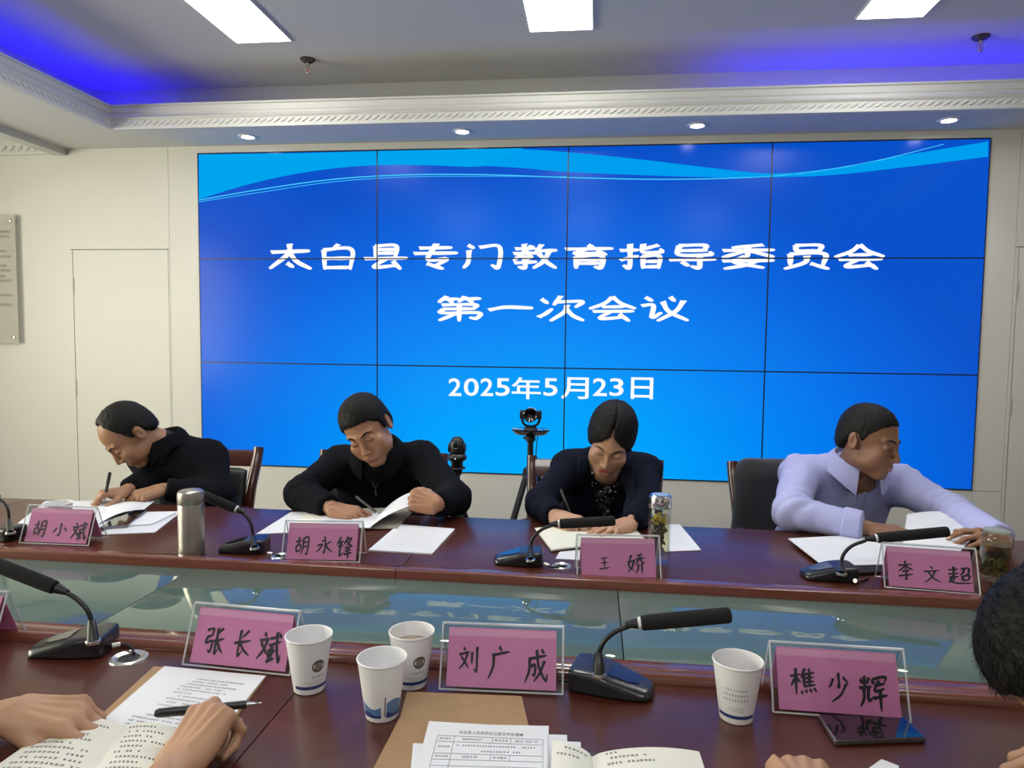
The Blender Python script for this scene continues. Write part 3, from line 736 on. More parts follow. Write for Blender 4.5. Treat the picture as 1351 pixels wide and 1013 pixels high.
# ------------------------------------------------------------------ cups, flasks
def arcpatch(mb, rad, a0, a1, z0, z1, mi=0, n=10, d=.0004, bumps=None):
    """patch on a cup wall; rad(z) gives the radius"""
    k = n+1; v = []
    for r_ in (0, 1):
        for i in range(k):
            a = a0+(a1-a0)*i/n; z = z0 if r_ == 0 else (z1 if bumps is None else z0+(z1-z0)*bumps(i/n))
            v.append(((rad(z)+d)*cos(a), (rad(z)+d)*sin(a), z))
    mb.add(v, [(i, i+1, k+i+1, k+i) for i in range(n)], mi)
def cup(px, label, kind, fill=None, face=0, h=.089):
    c = onz(*px, TT)
    t = empty('paper_cup', (c[0], c[1], TT+.0005), label, 'paper cup', 'paper cups on the table')
    r0, r1 = .0245, .0365; rad = lambda z: r0+(r1-r0)*z/h
    a = math.atan2(-c[1], -c[0])+face                       # towards the camera
    b = MB().lathe([(0, .004), (r0-.002, .004), (r0-.001, 0), (r0, .0005), (r1, h-.002), (r1+.0012, h-.001), (r1+.0016, h+.0008), (r1+.0006, h+.0022), (r1-.001, h+.001), (r1-.0016, h-.003), (r0-.001, .006), (0, .006)], n=56).build('body', CUPW, t)
    mb = MB()
    if kind in ('seal', 'verse'):
        arcpatch(mb, rad, a-1.15, a+1.15, .0095, .0150, 0, 24)
    if kind == 'seal':
        ca, cz = a+.22, .048; k = [(0, 0)]+[(.0105*cos(q), .0105*sin(q)) for q in np.linspace(0, 2*pi, 21)[:-1]]
        P = lambda u, v, d: ((rad(cz+v)+d)*cos(ca+u/rad(cz)), (rad(cz+v)+d)*sin(ca+u/rad(cz)), cz+v)
        mb.add([P(u, v, .0004) for u, v in k], [(0, 1+i, 1+(i+1) % 20) for i in range(20)], 1)
        k = [(0, 0)]+[(.0062*cos(q), .0062*sin(q)) for q in np.linspace(0, 2*pi, 21)[:-1]]
        mb.add([P(u, v, .0006) for u, v in k], [(0, 1+i, 1+(i+1) % 20) for i in range(20)], 2)
        rows = [(ca, .030, 4, .0040), (a+.05, .0215, 14, .0018), (a+.1, .0180, 11, .0016)]
    elif kind == 'verse':
        rows = [(a-.03, .056, 8, .0034), (a-.03, .048, 9, .0034), (a-.03, .040, 9, .0034), (a, .0265, 10, .0018), (a, .0225, 13, .0015)]
    else: rows = []
    for ra, rz, n, s in rows:
        for i in range(n):
            aa = ra+(i-(n-1)/2)*s*1.25/rad(rz)
            for j in range(3):
                u = rng.uniform(-.4, .4); w = rng.uniform(.25, .5)
                arcpatch(mb, rad, aa-s*.42/rad(rz), aa+s*.42/rad(rz)*rng.uniform(.2, 1), rz+s*(j/3-.4), rz+s*(j/3-.4)+s*.17, 1, 1)
    if kind == 'hills':
        arcpatch(mb, rad, a-1.2, a-.06, .008, .031, 3, 24, bumps=lambda t: .80+.20*sin(2.2+4*t))
        arcpatch(mb, rad, a+.24, a+1.2, .008, .036, 3, 24, bumps=lambda t: .80+.20*sin(.3+3*t))
        arcpatch(mb, rad, a-1.2, a-.06, .008, .017, 0, 24, d=.0007, bumps=lambda t: .7+.3*sin(6*t))
        arcpatch(mb, rad, a+.24, a+1.2, .008, .018, 0, 24, d=.0007, bumps=lambda t: .7+.3*sin(2+5*t))
        arcpatch(mb, rad, a+.13, a+.19, .010, .042, 1, 2)
    mb.build('print', [mat('cup_navy', (.03, .045, .19, 1), .5), mat('cup_grey', (.10, .095, .10, 1), .6), mat('cup_tan', (.22, .18, .15, 1), .6), mat('cup_sky', (.10, .21, .43, 1), .5)], b)
    if fill is not None:
        z, colr, nm = fill
        MB().lathe([(0, z), (rad(z)-.0014, z)], n=40).build('drink', mat(nm, colr, .05, coat=.5), t)
    return t
cup((408, 908), 'white paper cup with round seal beside the left front name plate', 'seal', None, .25)
cup((543, 902), 'paper cup with seal and tea inside, behind the cup with blue hills', 'seal', (.068, (.42, .33, .24, 1), 'milk_tea'), .2)
cup((504, 943), 'white paper cup printed with blue hills, in front of another cup', 'hills', None, 0)
cup((971, 946), 'paper cup printed with three lines of text left of the right name plate', 'verse', (.058, (.26, .17, .14, 1), 'red_tea'), 0)
cup((78, 700), 'white paper cup half hidden behind the leftmost far name plate', 'plain', None, 0, .080)

c = onz(253, 731, TT)
t = empty('thermos', (c[0], c[1]+.0, TT+.0005), 'matt steel thermos flask at the front edge of the far table', 'thermos')
TH = mat('thermos_steel', (.42, .38, .35, 1), .33, metal=.85)
MB().lathe([(0, 0), (.030, 0), (.0325, .003), (.0325, .132), (.0318, .134)], n=48).build('body', TH, t)
MB().lathe([(.0318, .1345), (.0328, .136), (.0328, .160), (.031, .166), (.027, .169), (0, .170)], n=48).build('lid', TH, t)

GL = clear('bottle_glass', (.96, .97, .96, 1), .02, 1.5)
TEAW = clear('tea_water', (.90, .87, .70, 1), .02, 1.3)
c = onz(869, 741, TT)
t = empty('tea_bottle', (c[0], c[1], TT+.0005), 'tall clear tea bottle with steel cap beside the woman', 'bottle')
MB().lathe([(0, 0), (.024, 0), (.0275, .003), (.028, .01), (.028, .142), (.026, .147)], n=44).build('glass', GL, t)
MB().lathe([(.0235, .020), (.0245, .026), (.0245, .140)], n=44).build('inner_wall', GL, t)
MB().lathe([(0, .0215), (.0232, .0215), (.0238, .026), (.0238, .122), (0, .122)], n=40).build('water', TEAW, t)
cp = MB().lathe([(.0285, .143), (.0290, .146), (.0290, .170), (.028, .173), (.0255, .174), (.025, .176), (0, .176)], n=44).build('cap', CHROME, t)
MB().lathe([(0, .1765), (.022, .1765)], n=30).build('cap_disc', mat('cap_blue', (.30, .42, .55, 1), .2), cp)
mb = MB()
for i in range(34):
    a, r, z = rng.uniform(0, 6.28), .019*math.sqrt(rng.uniform()), .112+rng.uniform(-.010, .012)
    s0 = len(mb.v); mb.lathe([(0, -.002), (.004, -.001), (.0055, .001), (.003, .003), (0, .002)], (0, 0, 0), 7)
    mb.xform(Matrix.Translation((r*cos(a), r*sin(a), z)) @ Matrix.Rotation(rng.uniform(-1, 1), 4, 'X') @ Matrix.Rotation(rng.uniform(-1, 1), 4, 'Y'), s0)
o = mb.build('chrysanthemum', mat('flower_yellow', (.62, .48, .04, 1), .7), t); o['kind'] = 'stuff'
mb = MB()
for i in range(60):
    a, r, z = rng.uniform(0, 6.28), .017*math.sqrt(rng.uniform()), .075+rng.uniform(-.028, .030)
    s0 = len(mb.v); mb.lathe([(0, -.010), (.0024, -.005), (.003, 0), (.002, .006), (0, .010)], (0, 0, 0), 6)
    mb.xform(Matrix.Translation((r*cos(a), r*sin(a), z)) @ Matrix.Rotation(rng.uniform(-.7, .7), 4, 'X') @ Matrix.Rotation(rng.uniform(-.7, .7), 4, 'Y'), s0)
o = mb.build('tea_leaf', mat('leaf_dark', (.055, .05, .035, 1), .7), t); o['kind'] = 'stuff'
c = onz(1312, 765, TT)
t = empty('tea_glass', (c[0], c[1], TT+.0005), 'clear glass tumbler of green tea at the right end of the far table', 'glass')
MB().lathe([(0, .006), (.029, .006), (.0325, .010), (.0330, .098), (.0320, .108), (.0285, .113), (.0285, .118), (.0270, .118), (.0268, .112), (.0305, .106), (.0312, .098), (.0308, .014), (0, .0115)], n=48).build('glass', GL, t)
MB().lathe([(0, 0), (.0300, 0), (.0325, .004), (.0325, .009)], n=44).build('base', GL, t)
MB().lathe([(0, .012), (.030, .015), (.0306, .088), (0, .088)], n=40).build('water', clear('green_tea', (.72, .66, .40, 1), .02, 1.3), t)
MB().lathe([(0, .1185), (.024, .1185), (.029, .1190), (.0295, .122), (.028, .124), (0, .124)], n=40).build('lid', clear('lid_glass', (.8, .86, .86, 1), .05, 1.5, .25, (.6, .68, .68, 1)), t)
mb = MB()
for i in range(60):
    a, r, z = rng.uniform(0, 6.28), .026*math.sqrt(rng.uniform()), .020+abs(rng.normal(0, .016))
    s0 = len(mb.v); mb.lathe([(0, -.009), (.003, -.005), (.004, 0), (.0025, .005), (0, .009)], (0, 0, 0), 6)
    mb.xform(Matrix.Translation((r*cos(a), r*sin(a), z)) @ Matrix.Rotation(rng.uniform(-1.5, 1.5), 4, 'X') @ Matrix.Rotation(rng.uniform(-1.5, 1.5), 4, 'Y'), s0)
o = mb.build('tea_leaf', mat('leaf_green', (.10, .11, .03, 1), .7), t); o['kind'] = 'stuff'

# ------------------------------------------------------------------ paper
def bil(c, u, v): return (c[0]*(1-u)+c[1]*u)*(1-v)+(c[3]*(1-u)+c[2]*u)*v
def sheet(name, corners, label, cat, m=PAPER, z=.0005, th=.0006, lift=None, n=(14, 14), group=None, parent=None, text=None, tm=INK, tsize=.0034, header=None, nm_text='printed_text'):
    """corners: photo px far-left, far-right, near-right, near-left on the table; lift(u, v) raises the sheet"""
    C = [onz(*p, TT+z) for p in corners]; O = (C[0]+C[1]+C[2]+C[3])/4; O[2] = TT+z
    f = (lambda u, v: bil(C, u, v)+np.array([0, 0, lift(u, v) if lift else 0])-O)
    a, b = n; v = []; F = []
    for s in (1, 0):
        for j in range(b+1):
            for i in range(a+1):
                p = f(i/a, j/b); v.append(p+np.array([0, 0, th*s]))
    k = (a+1)*(b+1); id_ = lambda i, j, s: (0 if s else k)+j*(a+1)+i
    for j in range(b):
        for i in range(a):
            F.append((id_(i, j, 1), id_(i+1, j, 1), id_(i+1, j+1, 1), id_(i, j+1, 1))); F.append((id_(i, j, 0), id_(i, j+1, 0), id_(i+1, j+1, 0), id_(i+1, j, 0)))
    for i in range(a):
        F.append((id_(i, 0, 1), id_(i, 0, 0), id_(i+1, 0, 0), id_(i+1, 0, 1))); F.append((id_(i, b, 1), id_(i+1, b, 1), id_(i+1, b, 0), id_(i, b, 0)))
    for j in range(b):
        F.append((id_(0, j, 1), id_(0, j+1, 1), id_(0, j+1, 0), id_(0, j, 0))); F.append((id_(a, j, 1), id_(a, j, 0), id_(a, j+1, 0), id_(a, j+1, 1)))
    o = mk(name, v, F, m, parent, smooth=True, angle=50)
    if parent is None: o.location = O; tag(o, label, cat, group)
    else: o.location = Vector(O)-parent.location
    top = lambda u, v: f(u, v)+np.array([0, 0, th+.0003])
    if text or header:
        mb = MB()
        W_ = np.linalg.norm(C[1]-C[0]); H_ = np.linalg.norm(C[3]-C[0])
        def quad(u0, u1, v0, v1): mb.add([top(u0, v0), top(u1, v0), top(u1, v1), top(u0, v1)], [(0, 1, 2, 3)])
        for (ub, ue, vb) in (text or []):
            nch = int((ue-ub)*W_/(tsize*1.08)); du, dv = tsize/W_, tsize/H_
            for i in range(nch):
                if rng.uniform() < .07: continue
                u = ub+i*du*1.08
                for s in range(3):
                    a_ = rng.uniform(0, .3)*du; v0 = vb-dv*.5+dv*(s*.33+rng.uniform(0, .1)); quad(u+a_, u+du*rng.uniform(.55, .95), v0, v0+dv*.15)
                a_ = rng.uniform(.1, .7)*du; quad(u+a_, u+a_+du*.14, vb-dv*.5, vb+dv*.45)
        if header:
            for kind, *q in header:
                if kind == 'line': quad(*q)
                else:
                    s, u0, u1, v0, v1 = q; V, FF = fit(s, u0, u1, v1, v0); mb.add([top(x, y) for x, y, _ in V], FF)
        mb.build(nm_text, tm, o, smooth=False)
    return o
DOC = 'papers on the far table'
# man at the left
sheet('document', [(60, 662), (196, 661), (128, 699), (20, 694)], 'open white document under the leftmost man’s writing hand', 'document', th=.003, group=DOC)
sheet('loose_page', [(146, 664), (204, 661), (190, 672), (128, 692)], 'curling white page under the leftmost man’s left hand', 'page', z=.0042, lift=lambda u, v: .012*sin(pi*min(1, u*1.05))*(.25+.75*v), group=DOC)
sheet('document', [(186, 676), (240, 675), (204, 703), (128, 706)], 'white sheets under the phone left of the steel thermos', 'document', th=.002, group=DOC)
sheet('notebook', [(196, 679), (232, 678), (200, 693), (164, 695)], 'thin white notebook beside the phone on the far table', 'notebook', PAPER, z=.0028, th=.005, n=(2, 2), group=DOC)
def phone(C, label, z=.0006, tilt=0, edge=None):
    """C: four photo px of the outline on the table"""
    P = [onz(*p, TT+z) for p in C]; O = sum(P)/4
    t = empty('smartphone', O, label, 'smartphone', 'smartphones on the table')
    Q = [p-O for p in P]; th = .0085; v = []
    mb = MB(); mb.add([(q[0], q[1], 0) for q in Q]+[(q[0], q[1], th) for q in Q], [(3,2,1,0),(4,5,6,7),(0,1,5,4),(1,2,6,5),(2,3,7,6),(3,0,4,7)])
    b = mb.build('body', mat('phone_rim', (.25, .25, .27, 1), .3, metal=.8) if edge is None else edge, t, bevel=.0025, seg=3)
    mb = MB(); mb.add([(q[0]*.965, q[1]*.965, th+.0004) for q in Q]+[(q[0]*.965, q[1]*.965, th-.001) for q in Q], [(0,1,2,3),(0,4,5,1),(1,5,6,2),(2,6,7,3),(3,7,4,0)])
    mb.build('screen', mat('phone_glass', (.006, .007, .009, 1), .05, coat=1), t, smooth=False); return t
phone([(166, 677), (194, 675), (169, 696), (132, 699)], 'black phone lying on white sheets beside the thermos', z=.0030)
phone([(1079, 949), (1194, 954), (1222, 980), (1101, 984)], 'black smartphone in front of the right front name plate')
# man in zipped jacket
sheet('document', [(384, 676), (470, 676), (455, 700), (338, 705)], 'white sheets left of the cream notepad on the far table', 'document', th=.002, group=DOC)
sheet('notepad', [(402, 680), (452, 681), (430, 696), (390, 693)], 'cream notepad lying on papers before the man in the zipped jacket', 'notepad', CREAM, z=.003, th=.006, n=(2, 2), group=DOC)
fo = sheet('folder', [(468, 672), (548, 671), (524, 698), (430, 697)], 'grey beige folder under the lifted page on the far table', 'folder', mat('folder_beige', (.36, .34, .30, 1), .7), z=.003, th=.004, group=DOC)
sheet('document', [(432, 680), (505, 678), (489, 697), (410, 694)], 'open report whose page the man in the zipped jacket is turning', 'document', z=.0075, th=.002, group=DOC, text=[(.1, .85, .2+.09*i) for i in range(8)], tm=mat('faint_ink', (.55, .57, .62, 1), .8), tsize=.006)
sheet('lifted_page', [(502, 678), (548, 672), (546, 686), (486, 698)], 'lifted white page held in the left hand of the man in the zipped jacket', 'page', z=.009, lift=lambda u, v: .062*(u**.8)*(1-.25*v)+.008*sin(pi*u), group=DOC)
sheet('document', [(526, 693), (600, 699), (570, 732), (486, 727)], 'stack of white sheets right of the name plate of the man in the zipped jacket', 'document', th=.004, group=DOC, text=[(.12, .88, .2+.07*i) for i in range(10)], tm=MATS['faint_ink'], tsize=.005)
# woman
nb = sheet('open_notebook', [(703, 697), (838, 696), (858, 716), (727, 729)], 'cream open notebook with dark cover under the woman’s hands', 'notebook', mat('notebook_cover', (.06, .025, .02, 1), .5), th=.003, n=(4, 4), group=DOC)
sheet('page_block', [(706, 698), (775, 697), (796, 721), (728, 727)], '', '', CREAM, z=.0036, th=.004, lift=lambda u, v: .003*sin(pi*min(1, u*1.1)), parent=nb)
sheet('page_block', [(775, 697), (836, 697), (853, 715), (796, 721)], '', '', CREAM, z=.0036, th=.004, lift=lambda u, v: .003*sin(pi*(1-u)), parent=nb)
sheet('document', [(742, 722), (800, 722), (800, 741), (733, 737)], 'white sheet sticking out left of the woman’s name plate', 'document', z=.0005, th=.0006, group=DOC)
sheet('document', [(858, 693), (897, 692), (925, 726), (878, 728)], 'white sheet right of the tea bottle', 'document', th=.0015, group=DOC, text=[(.2, .8, .4+.07*i) for i in range(7)], tm=MATS['faint_ink'], tsize=.005)
# man in lavender shirt
sheet('folder', [(1062, 716), (1180, 708), (1270, 752), (1126, 760)], 'black folder under white papers before the man in lavender shirt', 'folder', mat('folder_black', (.012, .011, .012, 1), .35), th=.008, n=(3, 3), group=DOC)
sheet('document', [(1040, 711), (1190, 703), (1235, 744), (1086, 747)], 'white papers under the hand of the man in lavender shirt', 'document', z=.0092, th=.002, group=DOC, text=[(.08, .92, .86), (.08, .5, .9)], tm=MATS['faint_ink'], tsize=.004)
sheet('lifted_page', [(1196, 693), (1304, 700), (1262, 738), (1190, 722)], 'big lifted white page right of the hand on the papers', 'page', z=.012, lift=lambda u, v: .045*(1-v)*(.4+.6*sin(pi*min(1, .2+u*.8)))+.012*u, group=DOC, text=[(.3, .95, .25+.08*i) for i in range(6)], tm=MATS['faint_ink'], tsize=.005)

# near left: clipboard document and open notebook
sheet('brown_folder', [(203, 881), (352, 893), (268, 1008), (90, 985)], 'brown card folder under the printed list at lower left', 'folder', KRAFT, th=.003, n=(2, 2))
lines = [(.42, .9, .145), (.40, .78, .185), (.36, .86, .225), (.34, .74, .265), (.33, .80, .305), (.33, .52, .35), (.40, .82, .395), (.32, .66, .44), (.35, .8, .485), (.30, .55, .53), (.38, .72, .575), (.36, .7, .62), (.30, .62, .665), (.2, .8, .71), (.2, .75, .755), (.2, .7, .80)]
sheet('document', [(217, 880), (350, 893), (262, 1004), (112, 972)], 'white printed list lying on brown folder at lower left', 'document', z=.004, th=.002, text=lines, tsize=.0042)
nbk = sheet('open_notebook', [(80, 953), (238, 966), (214, 1052), (-30, 1030)], 'cream open notebook full of handwriting between the two hands at lower left', 'notebook', mat('brown_cover', (.12, .06, .03, 1), .6), z=.0065, th=.002, n=(2, 2))
hl = [(.1+.1*rng.uniform(), .55+.4*rng.uniform(), .12+.085*i) for i in range(10)]
sheet('left_page', [(82, 953), (163, 961), (112, 1043), (-28, 1030)], '', '', CREAM, z=.0088, th=.004, lift=lambda u, v: .010*sin(pi*min(1, u*1.0))**.7*.8, parent=nbk, text=hl, tsize=.0048, nm_text='handwriting')
hl = [(.1+.1*rng.uniform(), .55+.4*rng.uniform(), .08+.085*i) for i in range(11)]
sheet('right_page', [(163, 961), (236, 966), (212, 1051), (112, 1043)], '', '', CREAM, z=.0088, th=.004, lift=lambda u, v: .010*sin(pi*u)**.7*.8, parent=nbk, text=hl, tsize=.0048, nm_text='handwriting')

# near centre: kraft envelope, stack of forms, open notebook
ev = sheet('envelope', [(527, 950), (697, 957), (705, 1075), (468, 1065)], 'large brown paper envelope with open flap in the middle front', 'envelope', KRAFT, th=.004, n=(3, 3))
sheet('flap', [(537, 921), (688, 927), (697, 957), (527, 950)], '', '', KRAFT, z=.003, th=.001, lift=lambda u, v: .010*(1-v), parent=ev, n=(6, 6))
FD = [('text', '太白县人民政府办公室文件处理单', .27, .80, .085, .125)]
L_ = lambda a, b, c, d: FD.append(('line', a, b, c, d))
rows = [.15, .215, .345, .41, .475]
for r in rows: L_(.10, .96, r, r+.004)
for u in (.10, .24, .96): L_(u, u+.003, .15, .7)
for u in (.55, .70): L_(u, u+.003, .15, .215); L_(u, u+.003, .345, .41)
for s, a, b, c, d in (('来文单位', .12, .22, .17, .195), ('国务院办公厅', .31, .47, .17, .195), ('来文文号', .57, .68, .17, .195), ('国办发〔2025〕5号', .74, .92, .17, .195),
                      ('文件标题', .12, .22, .26, .285), ('来文时间', .12, .22, .365, .39), ('2025.5.20', .33, .45, .365, .39), ('来文编号', .57, .68, .365, .39)): FD.append(('text', s, a, b, c, d))
sheet('document', [(575, 957), (724, 960), (724, 1062), (560, 1062)], 'lower white sheet peeping out behind the form on the brown envelope', 'document', z=.005, th=.003, group='forms on the envelope')
sheet('document', [(640, 968), (748, 971), (752, 1070), (640, 1065)], 'white sheet peeping out right of the printed form', 'document', z=.0048, th=.002, group='forms on the envelope')
sheet('document', [(660, 976), (766, 980), (772, 1075), (660, 1070)], 'white sheet lowest of the fan right of the printed form', 'document', z=.0025, th=.0015, group='forms on the envelope')
sheet('document', [(545, 982), (600, 984), (600, 1060), (538, 1060)], 'white sheet corner left of the printed form', 'document', z=.0046, th=.002, group='forms on the envelope')
sheet('printed_form', [(566, 959), (722, 963), (724, 1090), (528, 1085)], 'printed white form with a table lying on top of the brown envelope', 'form', z=.0085, th=.003, lift=lambda u, v: .006*(1-u)*(1-v)**4, header=FD, text=[(.27, .93, .255), (.45, .8, .315)], tsize=.0036)
nb2 = sheet('open_notebook', [(728, 990), (925, 1006), (950, 1090), (722, 1080)], 'pale open diary in the bottom middle beside printed forms', 'notebook', mat('diary_cover', (.05, .05, .06, 1), .6), z=.0045, th=.002, n=(2, 2))
cur = lambda u: .016*(max(0, sin(pi*u))**.6)
sheet('left_page', [(729, 990), (781, 1002), (790, 1085), (724, 1078)], '', '', CREAM, z=.007, th=.004, lift=lambda u, v: cur(.25+u*.75)*.8, parent=nb2, text=[(.3, .9, .10), (.1, .7, .22)], tsize=.005, nm_text='handwriting')
sheet('right_page', [(781, 1002), (922, 1006), (948, 1088), (790, 1085)], '', '', CREAM, z=.007, th=.004, lift=lambda u, v: cur(u*.8), parent=nb2, text=[(.12, .3, .05), (.12, .5, .14), (.12, .6, .24)], tsize=.005, nm_text='handwriting')
sheet('document', [(1163, 1003), (1186, 1012), (1176, 1050), (1110, 1040)], 'white paper corner at the bottom edge under the phone', 'document', z=.0005, th=.002)

# ------------------------------------------------------------------ pens
def pen(p0, p1, label, r=.0048, m=BLACK, tip=CHROME):
    """p0 writing tip, p1 end"""
    p0, p1 = np.array(p0), np.array(p1); ax = p1-p0; L = np.linalg.norm(ax)
    t = empty('pen', p0, label, 'pen', 'pens in writing hands')
    MB().lathe([(0, 0), (.0008, .001), (.0020, .010), (r*.8, .020)], (0, 0, 0), 16, axis=ax).build('tip', tip, t)
    MB().lathe([(r*.8, .020), (r, .024), (r, .05), (r, L*.62)], (0, 0, 0), 18, axis=ax).build('barrel', m, t)
    MB().lathe([(r*1.1, L*.62), (r*1.15, L*.64), (r*1.12, L-.004), (r*.8, L), (0, L)], (0, 0, 0), 18, axis=ax).build('cap', m, t)
    return t

# ------------------------------------------------------------------ wall sign
P0 = ony(-190, 283, YB-.02); P1 = ony(20, 283, YB-.02); P2 = ony(28, 453, YB-.02)
sw_, sh_ = .62, P1[2]-P2[2]; xr = P1[0]
t = empty('wall_sign', (xr-sw_/2, YB-.022, (P1[2]+P2[2])/2), 'clear acrylic notice board on standoffs on the wall at far left', 'sign')
MB().box(-sw_/2, sw_/2, -.003, .003, -sh_/2, sh_/2).build('panel', clear('sign_acrylic', (.92, .92, .90, 1), .06, 1.4, .55, (.72, .70, .62, 1)), t, smooth=False)
mb = MB()
for i, (z, e) in enumerate(((.27, .30), (.243, .292), (.16, .27), (.13, .30), (.077, .268), (.05, .297), (.018, .262), (-.008, .296), (-.090, .298), (-.145, .296))):
    n = int((e+.28)/.0135)
    for k in range(n):
        x = e-.02-k*.0135
        for s in range(3): mb.box(x-.010, x-.001, -.0036, -.0031, z-.006+s*.005, z-.0045+s*.005)
        mb.box(x-.006, x-.0045, -.0036, -.0031, z-.007, z+.007)
mb.build('lettering', mat('sign_ink', (.10, .10, .085, 1), .7), t, smooth=False)
for x in (-sw_/2+.03, sw_/2-.03):
    for z in (-sh_/2+.035, sh_/2-.035):
        o = MB().lathe([(0, -.010), (.008, -.009), (.009, -.004), (.009, -.003)], n=18, axis=None).xform(Matrix.Translation((x, 0, z)) @ Matrix.Rotation(radians(-90), 4, 'X')).build('standoff', CHROME, t)
        o.data.update()
        MB().tube([(x, .003, z), (x, .0215, z)], .006, 12).build('standoff', CHROME, t)

# ------------------------------------------------------------------ chairs
def chair(cx, cy, label, rot=0, w=.49, top=.865):
    t = empty('conference_chair', (cx, cy, 0), label, 'chair', 'chairs on the far side of the table', rot)
    hw = w/2
    for s in (-1, 1):
        pts = bez([(s*(hw-.02), .06, 0), (s*(hw-.02), .02, .25), (s*(hw-.018), 0, .48), (s*(hw-.01), .03, .68), (s*hw, .085, top-.05), (s*(hw+.002), .10, top)], 22)
        mb = MB(); mb.tube(pts, [.021]*len(pts), 14); mb.build('back_post', CHWOOD, t)
        mb = MB(); mb.tube([(s*(hw-.03), -.46, 0), (s*(hw-.03), -.45, .44)], [.017, .022], 12); mb.build('front_leg', CHWOOD, t)
        mb = MB(); mb.tube(bez([(s*(hw-.02), .01, .62), (s*(hw+.005), -.18, .655), (s*(hw-.0), -.36, .64), (s*(hw-.025), -.43, .57), (s*(hw-.03), -.45, .44)], 20), .019, 12); mb.build('armrest', CHWOOD, t)
    mb = MB(); n = 12; v = []
    for zz, yy in ((top-.075, .075), (top-.035, .085), (top-.012, .094)):
        for i in range(n+1):
            u = i/n*2-1; v.append((u*(hw-.01), yy+.012*(1-u*u)-.011, zz)); 
    for zz, yy in ((top-.012, .112), (top-.035, .11), (top-.075, .10)):
        for i in range(n+1):
            u = i/n*2-1; v.append((u*(hw-.01), yy+.012*(1-u*u)-.0, zz))
    k = n+1; f = [(j*k+i, j*k+i+1, (j+1) % 6*k+i+1, (j+1) % 6*k+i) for j in range(6) for i in range(n)]
    mb.add(v, f); mb.build('top_rail', CHWOOD, t)
    def fb(P):
        q = P.copy(); z = q[:, 2]; y0 = .0+np.clip((z-.48)/.34, 0, 1)**1.5*.072
        q[:, 1] = q[:, 1]-y0
        return s_box(q, (0, 0, (.50+top-.078)/2), (hw-.028, .024, (top-.078-.50)/2), .02)-.004*np.cos(P[:, 0]*13)
    V, F = nets(fb, (-hw, -.1, .46), (hw, .2, top-.05), .012); mk('back_cushion', relax(V, F, 1), F, LEATHER, t, angle=70)
    V, F = nets(lambda P: s_box(P, (0, -.22, .455), (hw-.035, .225, .045), .035), (-hw, -.5, .38), (hw, .05, .54), .014); mk('seat_cushion', relax(V, F, 1), F, LEATHER, t, angle=70)
    return t
chair(-1.62, 2.66, 'dark wooden chair with black leather back behind the man at left', radians(6))
chair(-.845, 2.67, 'dark wooden chair behind the man in the zipped black jacket', 0)
chair(.0, 2.68, 'dark wooden chair behind the woman', radians(-2))
chair(.78, 2.70, 'chair behind the man in lavender shirt with a black jacket on it', 0)
def jk(P):
    z = P[:, 2]; q = P.copy(); sh = np.clip((z-.48)/.38, 0, 1)**1.5*.085
    q[:, 1] -= sh+2.70
    d = s_box(q, (.765, .0, .60), (.225, .060, .275), .05)
    d = smin(d, s_rc(q, (.60, 0, .83), (.93, 0, .83), .045, .045), .03)
    d = smin(d, s_rc(q, (.590, -.01, .80), (.545, -.03, .50), .05, .045), .03)
    d = smin(d, s_rc(q, (.94, -.01, .80), (.985, -.03, .50), .05, .045), .03)
    return d+.004*noise(P*np.array([1.6, 1.2, .5], np.float32), 26)
V, F = nets(jk, (.45, 2.55, .28), (1.08, 2.95, .93), .0095)
jo = mk('hanging_jacket', relax(V, F, 1)-np.array([.765, 2.72, .6]), F, mat('jacket_black', (.008, .009, .012, 1), .9, sheen=.2, bump=.3, bscale=500), angle=70); jo.location = (.765, 2.72, .6)
tag(jo, 'black jacket hung over the chair back behind the lavender shirt', 'jacket')

# ------------------------------------------------------------------ cameras on tripods
TRI = mat('tripod_black', (.012, .013, .013, 1), .45)
def tripod(c, z, label, yaw=0, splay=.42):
    t = empty('tripod', (c[0], c[1], 0), label, 'tripod', 'camera tripods by the screen', yaw)
    MB().lathe([(.013, z-.42), (.013, z-.02)], n=16, caps=True).build('centre_column', TRI, t)
    MB().lathe([(.016, z-.20), (.030, z-.195), (.034, z-.17), (.030, z-.145), (.018, z-.135)], n=20, caps=True).build('shoulder', TRI, t)
    for k in range(3):
        a = radians(90+120*k); d = np.array([cos(a), sin(a), 0]); L0 = z-.17
        p = lambda f: d*(.03+splay*f)+np.array([0, 0, L0*(1-f)+.012*f])
        mb = MB(); mb.tube([p(0), p(.36)], .0135, 12).tube([p(.33), p(.39)], .017, 12).tube([p(.36), p(.68)], .0110, 12).tube([p(.66), p(.71)], .0140, 12).tube([p(.68), p(.985)], .0085, 12)
        lg = mb.build('leg', TRI, t)
        MB().tube([p(.97), p(1)], .012, 12).build('rubber_foot', BLACK, lg)
    mb = MB().lathe([(.012, z-.03), (.022, z-.02), (.022, z-.004), (.015, z)], n=18, caps=True)
    mb.tube([(.015, 0, z-.015), (.034, 0, z-.012)], .006, 8)
    mb.build('head', TRI, t); return t
a = ony(603, 617, 2.9)
tripod(a, a[2]-.004, 'tripod carrying the small black camera beside the man in the zipped jacket', radians(-150), .34)
t = empty('conference_camera', (a[0], a[1], a[2]-.003), 'small black dome camera on the tripod beside the man in the zipped jacket', 'camera', None)
MB().lathe([(0, 0), (.058, 0), (.060, .004), (.052, .010)], n=32).build('foot_plate', TRI, t)
MB().lathe([(.040, .010), (.040, .040), (.044, .046), (.062, .058), (.066, .066), (.066, .078), (.058, .092), (.044, .100)], n=36).build('base', BLACK, t)
MB().lathe([(.03, .100), (.050, .104), (.052, .112), (.052, .150), (.047, .175), (.034, .195), (.015, .204), (0, .205)], n=36).build('head', BLACK, t)
